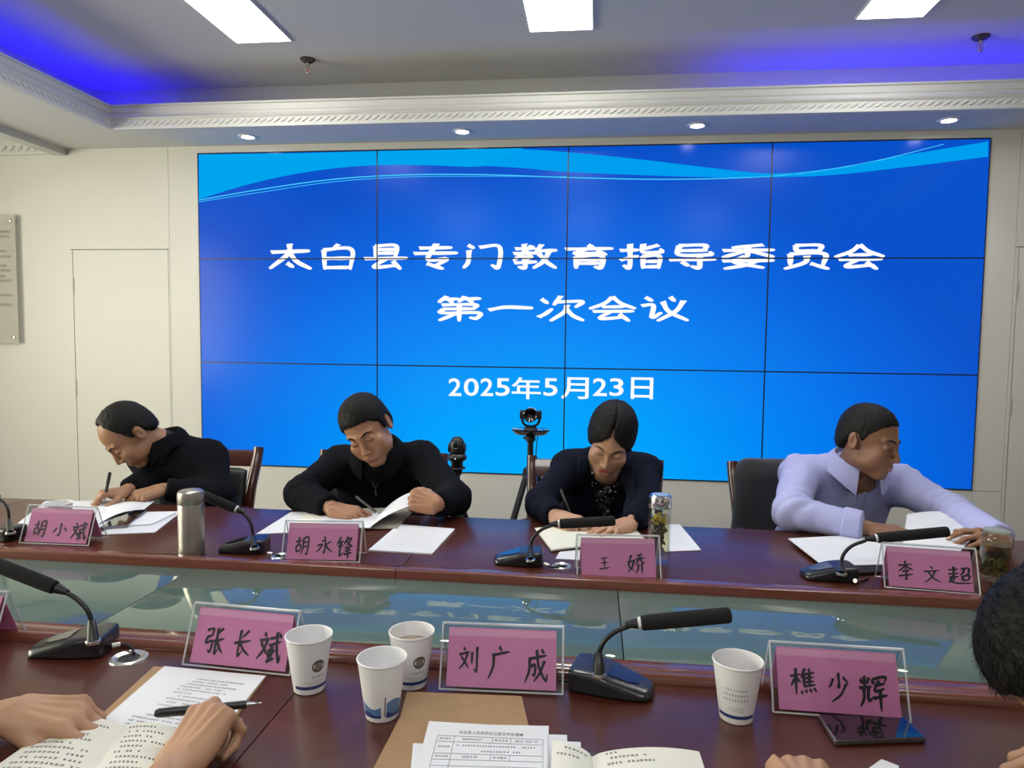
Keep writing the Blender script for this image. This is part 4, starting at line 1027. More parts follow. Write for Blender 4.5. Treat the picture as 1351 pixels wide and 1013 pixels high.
for s in (-1, 1): MB().lathe([(0, 0), (.030, 0), (.032, .004), (.032, .010), (.026, .013), (0, .013)], (s*.046, 0, .132), 24, axis=(s, 0, 0)).build('side_pivot', BLACK, t)
MB().lathe([(0, .001), (.014, .001), (.018, .004), (.019, 0)], (0, -.052, .150), 20, axis=(0, -1, .15)).build('lens', BLACKG, t)
MB().lathe([(0, .001), (.003, .001)], (0, -.0667, .072), 10, axis=(0, -1, 0)).build('status_light', emat('led_white', (.7, .8, 1, 1), 4), t)
t.scale = (.62, .62, .66)
a = ony(700, 572, 3.0)
tripod(a, a[2]-.008, 'taller tripod carrying the round video camera beside the woman', radians(152), .40)
t = empty('video_conference_camera', (a[0], a[1], a[2]-.007), 'black round lens conference camera on wide tray, top of the taller tripod', 'camera')
mb = MB(); n = 40; v = []
for z, r, s in ((0, .62, .30), (.006, .82, .55), (.022, 1, 1), (.027, 1, 1), (.026, .9, .9)):
    for i in range(n):
        th = 2*pi*i/n; v.append((.082*r*cos(th), .055*s*sin(th), z))
f = [(j*n+i, j*n+(i+1) % n, (j+1)*n+(i+1) % n, (j+1)*n+i) for j in range(4) for i in range(n)]+[tuple(range(n))[::-1], tuple(4*n+i for i in range(n))]
mb.add(v, f); mb.build('tray', BLACKG, t)
mb = MB(); mb.lathe([(.030, .026), (.026, .034), (.014, .040)], n=24, caps=True)
mb.tube(bez([(.037, 0, .084), (.036, 0, .062), (.024, 0, .044), (0, 0, .038), (-.024, 0, .044), (-.036, 0, .062), (-.037, 0, .084)], 30), .0055, 10); mb.build('yoke', BLACK, t)
for s in (-1, 1): MB().box(s*.036-.010, s*.036+.010, -.020, .024, .072, .106).build('side_block', BLACK, t, bevel=.003)
MB().lathe([(0, -.035), (.026, -.03), (.030, -.01), (.030, .022), (.027, .026)], (0, 0, .089), 36, axis=(0, -1, 0)).build('camera_head', BLACKG, t)
mb = MB().lathe([(.024, .025), (.030, .024), (.0305, .028), (.027, .030), (.024, .028)], (0, 0, .089), 36, axis=(0, -1, 0)); mb.build('lens_ring', BLACKG, t)
MB().lathe([(0, .020), (.012, .022), (.024, .026)], (0, 0, .089), 30, axis=(0, -1, 0)).build('lens', mat('lens_black', (.003, .003, .005, 1), .05, coat=1), t)
MB().tube(bez([(.03, .03, .01), (.022, .03, -.08), (.018, .03, -.25), (.03, .05, -.45), (.02, .06, -.6)], 20), .0022, 6).build('cable', BLACK, t)
# ------------------------------------------------------------------ people
def skin(name, c):
    m = mat(name, c, .48, noise=.10, nscale=35, bump=.12, bscale=420)
    p = m.node_tree.nodes['Principled BSDF']; p.inputs['Subsurface Weight'].default_value = .12; p.inputs['Subsurface Radius'].default_value = (.012, .005, .003); p.inputs['Subsurface Scale'].default_value = .5
    return m
def hairm(name, c):
    return mat(name, c, .6, spec=.22, bump=.9, bscale=260, stretch=(1, 1, .18))
EYEW = mat('eye_white', (.62, .60, .58, 1), .25); IRIS = mat('iris', (.012, .007, .005, 1), .15)
def RH(yaw, pitch, roll):
    return npm(Matrix.Rotation(radians(yaw), 3, 'Z') @ Matrix.Rotation(radians(pitch), 3, 'X') @ Matrix.Rotation(radians(roll), 3, 'Y'))

def head_sdf(neck, sp):
    """local frame: face to -Y, up +Z, x to the person's left; neck = local point of the neck root"""
    wid = sp.get('width', 1.0); jaw = sp.get('jaw', 1.0); fem = sp.get('fem', 0)
    nk = np.array(neck)
    def cran(P): return s_ell(P, (0, .012, .030), (.0755*wid, .095, .086))
    def f(P):
        d = cran(P)
        d = smin(d, s_ell(P, (0, -.030, -.040), (.060*wid, .060, .074)), .022)
        d = smin(d, s_rc(P, (-.012*jaw, -.070, -.100), (.012*jaw, -.070, -.100), .017, .017), .03)
        ax = np.abs(P[:, 0]); Q = P.copy(); Q[:, 0] = ax
        d = smin(d, s_ell(Q, (.046*wid*jaw, -.018, -.066), (.018, .034, .022)), .022)
        d = smin(d, s_ell(Q, (.044*wid, -.064, -.026), (.021, .020, .018)), .02)
        d = smin(d, s_rc(Q, (.006, -.083, .020), (.044, -.068, .024), .0105, .008), .012)         # brow ridge
        ck = sp.get('cheek', 1.0)
        d = smin(d, s_ell(Q, (.034*wid, -.052, -.052), (.027*ck, .027*ck, .031)), .022)             # cheeks
        d = smax(d, -s_ell(Q, (.031, -.101, .000), (.018, .015, .0110)), .012)                    # eye sockets
        d = smin(d, s_ell(Q, (.0315, -.0745, .000), (.0155, .0135, .0130)), .003)                 # lids over the eyeballs
        lid = s_rc(Q, (.0185, -.0868, -.0045), (.0445, -.0800, -.0030), .0019, .0015)
        d = smax(d, -s_rc(Q, (.0190, -.0885, -.0055), (.0440, -.0815, -.0045), .0011, .0009), .001) # lid slit
        d = smin(d, lid-.0004, .0015)
        nl = .90 if fem else 1.0
        d = smin(d, s_rc(P, (0, -.085, .010), (0, -.1075*1, -.034), .0070*nl, .0098*nl), .010)      # nose
        d = smin(d, s_ell(Q, (.0115, -.0965, -.0395), (.0088*nl, .0105, .0080)), .005)
        d = smax(d, -s_ell(Q, (.0065, -.104, -.0470), (.0036, .0045, .003)), .003)
        d = smin(d, s_ell(P, (0, -.083, -.067), (.030, .014, .020)), .012)                        # muzzle
        zc = -.0690+.0016*np.cos(P[:, 0]*150)
        Q2 = P.copy(); Q2[:, 2] -= zc+.0690
        d = smin(d, s_rc(Q2, (-.016, -.0925, -.0645), (.016, -.0925, -.0645), .0048, .0048), .005)  # lips
        d = smin(d, s_rc(Q2, (-.014, -.0915, -.0745), (.014, -.0915, -.0745), .0058, .0058), .005)
        d = smax(d, -s_rc(Q2, (-.022, -.0975, -.0690), (.022, -.0975, -.0690), .0014, .0014), .0022)
        d = smax(d, -s_ell(P, (0, -.095, -.0855), (.018, .010, .005)), .008)
        # ears
        e = s_ell(Q, (.0775*wid, .018, -.010), (.0085, .0175, .0310), npm(Matrix.Rotation(radians(-14), 3, 'X') @ Matrix.Rotation(radians(16), 3, 'Z')))
        e = smax(e, -s_ell(Q, (.0865*wid, .013, -.008), (.0065, .0095, .0185)), .004)
        d = smin(d, e, .006)
        # neck
        nw = sp.get('nwid', .055)
        d = smin(d, s_rc(P, (0, .020, -.050), nk, nw*.93, nw), .022)
        d = smax(d, -(s_rc(P, (0, -.04, -.175), (0, -.10, -.165), .030, .032)), .02) if sp.get('cutthroat') else d
        return d
    return f, cran
HAIRLINES = {
 'short':   [(0, .066), (22, .064), (42, .056), (54, .038), (66, .024), (74, -.012), (82, -.016), (90, .010), (104, .014), (118, -.020), (140, -.055), (180, -.066)],
 'receding': [(0, .108), (20, .110), (40, .106), (56, .080), (68, .044), (76, .000), (84, -.006), (92, .014), (106, .014), (120, -.024), (140, -.054), (180, -.064)],
 'high':    [(0, .072), (22, .070), (42, .060), (56, .040), (68, .026), (76, .002), (84, -.002), (92, .014), (106, .016), (120, -.016), (140, -.050), (180, -.060)],
 'parted':  [(0, .080), (10, .070), (24, .045), (40, .020), (56, -.012), (70, -.036), (90, -.046), (110, -.050), (140, -.066), (180, -.074)],
}
def hair_sdf(kind, cran, t=.011, seed=0):
    phi, zl = zip(*HAIRLINES[kind])
    def f(P):
        a = np.degrees(np.arctan2(np.abs(P[:, 0]), -(P[:, 1]-.005)))
        z0 = np.interp(a, phi, zl)+.0025*noise(P*np.array([1, 1, .2], np.float32), 180, seed)
        d = s_ell(P, (0, .012, .030), (.0755, .095, .086))
        d = smin(d, s_ell(P, (0, .030, -.020), (.070, .070, .075)), .03)       # nape
        top = np.clip((P[:, 2]-.03)/.08, 0, 1)
        th = t*(.55+.6*top)
        q = P*np.array([1, 1, .35], np.float32)
        d = d-th-.0016*noise(q, 170, seed)-.0007*noise(q, 420, seed+2)
        cut = (z0-P[:, 2])*.55
        d = smax(d, cut, .010)
        if kind == 'parted':
            d = d+.010*np.exp(-(P[:, 0]/.0035)**2)*np.clip((.06-P[:, 1])/.1, 0, 1)
            d = smin(d, s_ell(P, (0, .108, -.030), (.034, .026, .036))-.001*noise(P, 300), .012)
        # never thinner than needed near the ears: keep ears free
        Q = P.copy(); Q[:, 0] = np.abs(Q[:, 0])
        if kind != 'parted': d = smax(d, -s_ell(Q, (.082, .016, -.010), (.014, .022, .034)), .004)
        return d
    return f

def strands(V, F, n, L, combed):
    fc = V[F].mean(1); nr = np.cross(V[F[:, 2]]-V[F[:, 0]], V[F[:, 3]]-V[F[:, 1]]); nr /= np.linalg.norm(nr, axis=1)[:, None]+1e-9
    out = ((fc-np.array([0, .012, .02]))*nr).sum(1); nr[out < 0] *= -1
    i = rng.integers(0, len(F), n); p = fc[i]+rng.normal(0, .001, (n, 3)); m = nr[i]
    flow = np.stack([m[:, 0]*.8, np.where(p[:, 1] < .0, -.5, .3), -np.ones(n)*.7], 1)+rng.normal(0, .35, (n, 3))
    flow -= m*(flow*m).sum(1)[:, None]; flow /= np.linalg.norm(flow, axis=1)[:, None]+1e-9
    up = rng.uniform(.02, .12 if combed else .42, n)[:, None]; ln = (L*rng.uniform(.6, 1.3, n))[:, None]
    side = np.cross(flow, m)*.00055
    a = p-m*.001; b = p+flow*ln*.6+m*ln*up*.8; c = p+flow*ln+m*ln*up
    vv = np.stack([a-side, a+side, b+side*.8, b-side*.8, c], 1).reshape(-1, 3)
    k = np.arange(n)*5
    return vv, [np.array(q) for j in k for q in ((j, j+1, j+2, j+3), (j+3, j+2, j+4))]
FL = [(.041, .026, .021), (.046, .029, .022), (.042, .027, .021), (.033, .020, .019)]
FR = [.0090, .0092, .0086, .0076]
def hand_local(curl, thumb, spread=(9, 2, -5, -12), right=True, tail=(-.07, 0, 0)):
    """local frame: X along fingers, Z towards the back of the hand, Y towards the thumb of a right hand.
    curl: four (mcp, pip, dip) in degrees; thumb: (abduct, drop, curl1, curl2)"""
    segs = []; nails = []
    for i in range(4):
        y = .0285-.0190*i
        p = np.array([.088-(.004, 0, .003, .011)[i], y, (.002, .004, .003, 0)[i]])
        ang = 0; sp_ = radians(spread[i]); fs = []
        for j in range(3):
            ang += radians(curl[i][j])
            d = np.array([cos(ang)*cos(sp_), cos(ang)*sin(sp_), -sin(ang)]); q = p+d*FL[i][j]
            r0 = FR[i]*(1-.10*j); fs.append((p, q, r0, r0*.93)); p = q
        up = np.array([sin(ang)*cos(sp_), sin(ang)*sin(sp_), cos(ang)])
        nails.append((p-d*.006+up*FR[i]*.72, d, up)); segs.append(fs)
    ab, dr, c1, c2 = thumb
    p = np.array([.018, .024, -.006]); a = radians(ab); dz = -sin(radians(dr)); h = cos(radians(dr))
    ts = []; d = np.array([cos(a)*h, sin(a)*h, dz])
    q = p+d*.044; ts.append((p, q, .0145, .0112)); p = q
    a -= radians(c1); d = np.array([cos(a)*h, sin(a)*h, dz]); q = p+d*.033; ts.append((p, q, .0108, .0098)); p = q
    a -= radians(c2); d = np.array([cos(a)*h, sin(a)*h, dz]); q = p+d*.026; ts.append((p, q, .0100, .0084))
    side = np.cross(d, [0, 0, 1]); upv = np.array([0, 0, 1.])*.8+np.array([-d[1], d[0], 0])*.6; upv /= np.linalg.norm(upv)
    nails.append((q-d*.006+upv*.0072, d, upv))
    def f(P):
        Q = P.copy()
        if not right: Q[:, 1] = -Q[:, 1]
        Z = Q.copy(); Z[:, 2] *= 1.28
        d = s_rc(Z, (tail[0], tail[1]*(1 if right else -1), tail[2]*1.28-.002), (.006, 0, -.001), .0255, .0260)
        for i in range(4):
            y = .0285-.0190*i
            d = smin(d, s_rc(Q, (.006, y*.62, -.002), (.088-(.004, 0, .003, .011)[i], y, (.001, .002, .001, -.001)[i]), .0150, .0108), .011)
        d = smin(d, s_ell(Q, (.036, .022, -.012), (.032, .016, .012)), .012)
        d = smin(d, s_ell(Q, (.036, -.024, -.009), (.034, .013, .011)), .012)
        fd = None
        for fs in segs:
            e = None
            for j, (a_, b_, r0, r1) in enumerate(fs):
                s = s_rc(Q, a_, b_, r0, r1); e = s if e is None else smin(e, s, .004)
                if j: e = smin(e, np.sqrt(((Q-a_.astype(np.float32))**2).sum(1))-r0*1.05, .003)
            fd = e if fd is None else np.minimum(fd, e)
        d = smin(d, fd, .008)
        e = None
        for a_, b_, r0, r1 in ts:
            s = s_rc(Q, a_, b_, r0, r1); e = s if e is None else smin(e, s, .006)
        d = smin(d, e, .011)
        for i in range(4):                          # tendons
            y = .0285-.0190*i
            d = smin(d, s_rc(Q, (.02, y*.55, .0135), (.082, y, .0125), .0016, .0022), .008)
        return d
    nl = [(np.array([n[0], n[1]*(1 if right else -1), n[2]]), np.array([v[0], v[1]*(1 if right else -1), v[2]]), np.array([u[0], u[1]*(1 if right else -1), u[2]])) for n, v, u in nails]
    return f, nl
def hand_mesh(wrist, fdir, back, curl, thumb, right=True, spread=(9, 2, -5, -12), h=.0027, arm=(-1, 0, 0), tail=.07, sc=1.0):
    M = npm(frame_xz(fdir, back)); a_ = np.array(arm, float); tl = M.T @ (a_/np.linalg.norm(a_))*tail
    f, nl = hand_local(curl, thumb, spread, right, tl)
    V, F = nets(f, (min(-.03, tl[0]-.03), -.10, -.13), (.20, .10, max(.06, tl[2]+.03)), h); V = relax(V, F, 2, .45)
    fc = V[F].mean(1); nrm = np.cross(V[F[:, 1]]-V[F[:, 0]], V[F[:, 2]]-V[F[:, 0]]); nrm /= np.linalg.norm(nrm, axis=1)[:, None]+1e-9
    mi = np.zeros(len(F), int)
    for n, dv, u in nl:
        w = fc-n; mi[((w @ dv)**2/.0068**2+((w-np.outer(w @ dv, dv)-np.outer(w @ u, u))**2).sum(1)/.0050**2 < 1) & (np.abs(w @ u) < .006) & ((nrm @ u) > .35)] = 1
    return V @ M.T*sc+np.array(wrist), F, mi

def person(name, label, s):
    """s: joints in world coordinates"""
    O = np.array([s['pel'][0], s['pel'][1], 0])
    root = empty('person', O, label, 'person')
    J = {k: (np.array(v, float)-O if isinstance(v, tuple) and len(v) == 3 and k in ('pel', 'chest', 'neck', 'shR', 'shL', 'elR', 'elL', 'wrR', 'wrL', 'head', 'knR', 'knL', 'ftR', 'ftL') else v) for k, v in s.items()}
    by = radians(s.get('by', 0)); lean = s.get('lean', 25)
    RB = npm(Matrix.Rotation(by, 3, 'Z') @ Matrix.Rotation(radians(lean), 3, 'X'))
    SK = s['skin']; wd_ = s.get('wide', 1.0); ar = s.get('arm', 1.0)
    fwd = RB @ np.array([0, -1, 0])
    VV, FF, MI = [], [], []
    def addm(V, F, mi):
        o = sum(len(v) for v in VV); VV.append(V); FF.append(np.asarray(F)+o); MI.append(np.asarray(mi))
    # ---- clothing distance field
    def torso(P, g=0.0):
        d = s_ell(P, J['chest'], (.168*wd_+g, .112*wd_+g, .205+g), RB)
        mid = J['pel']*.55+J['chest']*.45
        d = smin(d, s_ell(P, mid, (.160*wd_+g, .122*wd_+g, .20), RB), .06)
        d = smin(d, s_ell(P, J['pel']+(0, 0, .02), (.17*wd_+g, .125+g, .13), RB), .06)
        for k in ('R', 'L'):
            sh = J['sh'+k]
            d = smin(d, s_rc(P, J['neck']*.72+sh*.28+np.array([0, .012, -.012]), sh+(0, 0, -.006), .050+g, .060+g), .05)
        return d
    def arm(P, k, g=0.0):
        sh, el, wr = J['sh'+k], J['el'+k], J['wr'+k]
        d = s_rc(P, sh, el, (.063+g)*ar, (.052+g)*ar)
        e2 = wr+(el-wr)*s.get('cuff', .10)
        e = s_rc(P, el, e2, (.053+g)*ar, (.040+g)*ar)
        e = np.maximum(e, ((P-e2) @ ((wr-el)/np.linalg.norm(wr-el)).astype(np.float32))-.004)
        return smin(d, e, .025)
    def wrinkle(P, w):
        d = w*.5*noise(P*np.array([1, 1, 1.3], np.float32), 34, s.get('seed', 0))
        for k in ('R', 'L'):
            for c, dirn, rad in ((J['el'+k], J['wr'+k]-J['sh'+k], .085), (J['sh'+k], J['el'+k]-J['neck'], .07)):
                dirn = dirn/np.linalg.norm(dirn); q = P-c.astype(np.float32); r2 = (q*q).sum(1)
                u = q @ dirn.astype(np.float32)
                d += w*1.1*np.exp(-r2/rad**2)*np.sin(u*170+2.2*noise(P, 18, 3))
        return d
    nk = J['neck']; hd = J['head']; nd = (hd-nk)/np.linalg.norm(hd-nk)
    def cloth(P, g=0.0, raw=False):
        d = torso(P, g)
        for k in ('R', 'L'): d = smin(d, arm(P, k, g), .038)
        d = d+wrinkle(P, s.get('wr', .0035))
        if s.get('pads'):
            for k in ('R', 'L'): d = smin(d, s_ell(P, J['sh'+k]+np.array([0, 0, .020]), (.060, .055, .030)), .03)
        d = smax(d, -s_rc(P, nk-nd*.03+fwd*.012, nk+nd*.16, .058+s.get('nh', 0), .070+s.get('nh', 0)), .012)
        return d
    pts = np.array([J[k] for k in ('pel', 'chest', 'neck', 'shR', 'shL', 'elR', 'elL', 'wrR', 'wrL')])
    lo, hi = pts.min(0)-.19, pts.max(0)+.12
    lo[2] = max(lo[2], .30)
    V, F = nets(cloth, lo, hi, s.get('res', .0085)); V = relax(V, F, 1, .5)
    top = mk(s['topname'], V, F, s['cloth'], root, angle=80)
    # ---- body
    hp = s['rot']; R = RH(*hp)
    hsc = s.get('hs', .93); nl = R.T @ (nk-nd*.05-hd)/hsc
    f, cran = head_sdf(nl, s)
    hlo = np.minimum(np.array([-.10, -.125, -.13]), nl-.06); hhi = np.maximum(np.array([.10, .12, .125]), nl+.06)
    V, F = nets(f, hlo, hhi, .0029); V = relax(V, F, 1, .4)
    fc = V[F].mean(1); mi = np.zeros(len(F), int)
    lip = ((fc[:, 0]/.021)**2+((fc[:, 2]+.0695)/.0095)**2 < 1) & (fc[:, 1] < -.085); mi[lip] = 2
    lash = (np.abs(np.abs(fc[:, 0])-.0315) < .0135) & (np.abs(fc[:, 2]+.0052-.0006) < .0016) & (fc[:, 1] < -.07); mi[lash] = 3
    addm(V @ R.T*hsc+hd, F, mi)
    for k in ('R', 'L'):
        if 'hand'+k in s:
            hs = s['hand'+k]
            V, F, m_ = hand_mesh(J['wr'+k], hs['dir'], hs['back'], hs['curl'], hs['thumb'], k == 'R', hs.get('spread', (9, 2, -5, -12)), hs.get('h', .0032), J['el'+k]-J['wr'+k], .07, s.get('hands', .90))
            addm(V, F, m_)
    def inner(P):
        d = s_ell(P, J['chest'], (.135*wd_, .085*wd_, .17), RB)
        d = smin(d, s_ell(P, J['pel'], (.14, .10, .16), RB), .06)
        d = smin(d, s_rc(P, nk-nd*.07, nk, .045, .045), .04)
        for k in ('R', 'L'):
            d = smin(d, s_rc(P, nk-(0, 0, .05), J['sh'+k], .035, .04), .03)
            d = smin(d, s_rc(P, J['sh'+k], J['el'+k], .040, .034), .02); d = smin(d, s_rc(P, J['el'+k], J['wr'+k], .034, .024), .02)
            d = smin(d, s_rc(P, J['pel'], J['kn'+k], .08, .05), .03); d = smin(d, s_rc(P, J['kn'+k], J['ft'+k], .045, .03), .03)
        return d
    al = np.array([J[k] for k in ('pel', 'chest', 'neck', 'shR', 'shL', 'elR', 'elL', 'wrR', 'wrL', 'knR', 'knL', 'ftR', 'ftL')])
    V, F = nets(inner, al.min(0)-.12, al.max(0)+.1, .016); addm(V, F, np.zeros(len(F), int))
    mk('body', np.concatenate(VV), np.concatenate(FF), [SK, s.get('nail', SK), s.get('lips', SK), mat('lash_dark', (.02, .014, .012, 1), .6)], root, np.concatenate(MI), angle=80)
    # ---- legs
    def trs(P):
        d = s_ell(P, J['pel']+(0, 0, .0), (.175, .13, .12))
        for k in ('R', 'L'):
            d = smin(d, s_rc(P, J['pel']*.75+J['kn'+k]*.25, J['kn'+k], .095, .068), .05); d = smin(d, s_rc(P, J['kn'+k], J['ft'+k]+(0, 0, .06), .066, .055), .03)
        return d
    lg = np.array([J[k] for k in ('pel', 'knR', 'knL', 'ftR', 'ftL')])
    V, F = nets(trs, lg.min(0)-(.12, .2, -.02), lg.max(0)+.18, .016); mk('trousers', V, F, mat('trousers_dark', (.014, .014, .018, 1), .8), root, angle=80)
    for k in ('R', 'L'):
        ft = J['ft'+k]; fd = np.array([fwd[0], fwd[1], 0]); fd /= np.linalg.norm(fd)
        def sh_(P): return smax(smin(s_rc(P, ft-fd*.03+(0, 0, .035), ft+fd*.17+(0, 0, .028), .042, .036), s_rc(P, ft+(0, 0, .04), ft+(0, 0, .09), .042, .044), .03), .002-P[:, 2], .006)
        V, F = nets(sh_, ft-.25, ft+.25, .012); mk('shoe', V, F, mat('shoe_black', (.01, .01, .01, 1), .3), root, angle=80)
    # ---- hair, brows
    V, F = nets(hair_sdf(s['hair'], cran, s.get('ht', .011), s.get('seed', 0)), (-.105, -.115, -.12), (.105, .15, .14), .0029); V = relax(V, F, 1, .3)
    S0, S1 = strands(V, F, s.get('nstr', 2600), s.get('slen', .011), s['hair'] == 'parted')
    Vh = V @ R.T*hsc+hd; o_ = len(Vh)
    hm = mk('hair', np.concatenate([Vh, S0 @ R.T*hsc+hd]), [tuple(q) for q in F]+[tuple(q+o_) for q in S1], s['hairmat'], root, angle=80)
    for sgn in (-1, 1):
        q = bez([(sgn*.014, -.0905, .0205), (sgn*.028, -.0885, .0265), (sgn*.040, -.0800, .0255), (sgn*.050, -.0690, .0200)], 12)
        fa, _ = f, 0
        q = [np.array(p) for p in q]
        P = np.array(q, np.float32); dd = f(P); P[:, 1] += dd*.9
        mb = MB(); n = len(P); mb.tube([tuple(R @ p*hsc+hd) for p in P], [s.get('brow', .0020)*(.6+.9*sin(pi*min(1, (i+2)/(n+1)))) for i in range(n)], 8)
        mb.build('eyebrow', s['hairmat'], root)
    return dict(hsc=hsc, root=root, cloth=cloth, J=J, RB=RB, nk=nk, nd=nd, fwd=fwd, R=R, hd=hd, top=top, O=O, lo=lo, hi=hi, headf=f)

def overlay(p, name, m, off, region, h=.006, lo=None, hi=None, base=None):
    """a layer hugging the garment, kept where region(u, v, w, P) < 0 (u across, v up, w forward of the chest)"""
    C = p['J']['chest']; RB = p['RB'].astype(np.float32)
    def f(P):
        q = (P-C.astype(np.float32)) @ RB
        d = np.abs(p['cloth'](P)-off*.3)-off
        r = region(q[:, 0], q[:, 2], -q[:, 1], P)
        return smax(d, r, .002)
    V, F = nets(f, p['lo'] if lo is None else lo, p['hi'] if hi is None else hi, h)
    if not len(F): print('empty overlay', name); return None
    return mk(name, relax(V, F, 1, .4), F, m, p['root'], angle=80)
def collar(p, m, name='collar', r=.066, hgt=.042, gap=38, fold=.034, spread_=.02, tilt=12, drop=.0, axis_mix=.4):
    """folded collar around the neck, opening to the front"""
    ax = p['nd']*axis_mix+np.array([0, 0, 1])*(1-axis_mix); ax /= np.linalg.norm(ax)
    y = -p['fwd']; y = y-ax*y.dot(ax); y /= np.linalg.norm(y); x = np.cross(y, ax)
    n = 40; prof = [(0, -.012), (.002, hgt*.6), (.004, hgt), (.009, hgt+.003), (.013, hgt-.002)]
    v = []; k = len(prof)+4
    for i in range(n+1):
        th = radians(-90+gap+(360-2*gap)*i/n)          # -90 = front
        front = max(0, -sin(th)); e = front**3
        dr = np.array([cos(th), sin(th)]); pr = list(prof)
        tipd = fold*(1+1.0*e)
        pr += [(.016+spread_*.4, hgt*.55), (.018+spread_, hgt-tipd), (.014+spread_, hgt-tipd-.001), (.010, hgt*.5)]
        for (rr, zz) in pr:
            R_ = r*(1+.0*e)+rr
            c = p['nk']+ax*(zz-drop-front*tilt*.001)+x*dr[0]*R_+y*(dr[1]*R_*1.05+.004)
            v.append(c)
    f = [(i*k+j, i*k+(j+1) % k, (i+1)*k+(j+1) % k, (i+1)*k+j) for i in range(n) for j in range(k)]
    f += [tuple(range(k)), tuple(n*k+j for j in range(k))]
    return mk(name, v, f, m, p['root'], angle=50)

SK1 = skin('skin_tan', (.34, .175, .098, 1)); SK2 = skin('skin_warm', (.38, .192, .108, 1)); SK3 = skin('skin_fair', (.47, .265, .172, 1)); SK4 = skin('skin_brown', (.25, .120, .066, 1)); SK5 = skin('skin_hand', (.45, .255, .155, 1))
LIP = mat('lips', (.34, .15, .12, 1), .4); LIPF = mat('lips_red', (.42, .10, .10, 1), .35); NAIL = mat('nails', (.58, .38, .31, 1), .25)
HB = hairm('hair_black', (.005, .0045, .0045, 1)); HG = hairm('hair_black_thin', (.009, .0085, .008, 1))
JKT = mat('jacket_navy_black', (.0045, .005, .008, 1), .95, spec=.15, bump=.25, bscale=700, noise=.2, nscale=30)
BLZ = mat('blazer_navy', (.005, .007, .017, 1), .95, spec=.15, bump=.25, bscale=800)
LAV = mat('shirt_lavender', (.40, .42, .72, 1), .75, bump=.15, bscale=900, noise=.03, nscale=40)
WRITE = [(42, 62, 30), (52, 66, 34), (62, 70, 36), (70, 70, 36)]
FLAT = [(10, 16, 10), (8, 14, 8), (10, 14, 8), (14, 16, 10)]
RELAX = [(28, 34, 20), (32, 38, 22), (36, 40, 24), (40, 40, 24)]
GRIP = [(48, 40, 22), (56, 48, 26), (62, 54, 30), (66, 56, 30)]

# man at the left, bowed over his papers, writing
p1 = person('p1', 'balding man in dark jacket at far left bent low over his papers, writing', dict(
    pel=(-1.50, 2.62, .53), chest=(-1.51, 2.50, .77), neck=(-1.568, 2.405, .930), shR=(-1.68, 2.48, .865), shL=(-1.430, 2.48, .872),
    elR=(-1.60, 2.42, .81), elL=(-1.335, 2.37, .755), wrR=(-1.590, 2.235, .792), wrL=(-1.490, 2.275, .793), head=(-1.640, 2.325, .975), rot=(-38, 52, -4),
    knR=(-1.66, 2.24, .52), knL=(-1.46, 2.22, .52), ftR=(-1.66, 2.24, .0), ftL=(-1.46, 2.22, .0),
    by=-34, lean=28, skin=SK1, lips=LIP, nail=NAIL, cloth=JKT, topname='jacket', hair='receding', hairmat=HG, ht=.009, seed=1, wide=.96,
    handR=dict(dir=(-.62, -.75, -.02), back=(-.45, -.45, .75), curl=WRITE, thumb=(38, 25, 20, 18)),
    handL=dict(dir=(-.50, -.82, -.16), back=(.05, -.30, .93), curl=[(44, 50, 26), (48, 54, 28), (52, 56, 30), (54, 56, 30)], thumb=(40, 18, 12, 10))))
collar(p1, JKT, r=.060, hgt=.030, gap=30, spread_=.012, fold=.044, axis_mix=.3, drop=-.004)
a = ony(133, 658, 2.10); pen(onz(137, 664, TT+.006), ony(145, 623, 2.16), 'dark pen in the hand of the balding man at far left')

# man in the zipped jacket
p2 = person('p2', 'man in zipped black jacket with head tilted, turning a page', dict(
    pel=(-.80, 2.66, .53), chest=(-.775, 2.53, .765), neck=(-.755, 2.405, .925), shR=(-.925, 2.48, .865), shL=(-.610, 2.46, .895),
    elR=(-.965, 2.235, .805), elL=(-.450, 2.255, .805), wrR=(-.815, 2.120, .790), wrL=(-.472, 2.085, .822), head=(-.752, 2.285, 1.022), rot=(2, 27, -24),
    knR=(-.90, 2.24, .52), knL=(-.68, 2.24, .52), ftR=(-.90, 2.24, .0), ftL=(-.68, 2.24, .0),
    by=4, lean=26, skin=SK2, lips=LIP, nail=NAIL, cloth=JKT, topname='jacket', hair='short', hairmat=HB, ht=.013, seed=2, wide=1.0,
    handR=dict(dir=(.93, -.12, -.16), back=(.12, -.30, .90), curl=[(18, 26, 14), (26, 32, 18), (32, 36, 20), (36, 38, 20)], thumb=(40, 20, 14, 14)),
    handL=dict(dir=(-.86, .10, .16), back=(.05, -.80, .50), curl=[(58, 52, 26), (64, 58, 30), (68, 62, 32), (70, 62, 32)], thumb=(34, 30, 20, 10))))
collar(p2, JKT, r=.062, hgt=.036, gap=26, fold=.055, spread_=.022)
def on_front(p, u, v, lift=.0015):
    """point of the garment's front at u across, v up from the chest"""
    P = p['J']['chest']+p['RB'] @ np.array([u, -.30, v]); d = -p['fwd']
    for _ in range(60):
        e = float(p['cloth'](np.array([P], np.float32))[0])
        if e < .0008: break
        P = P+d*e*.7
    return P-d*lift
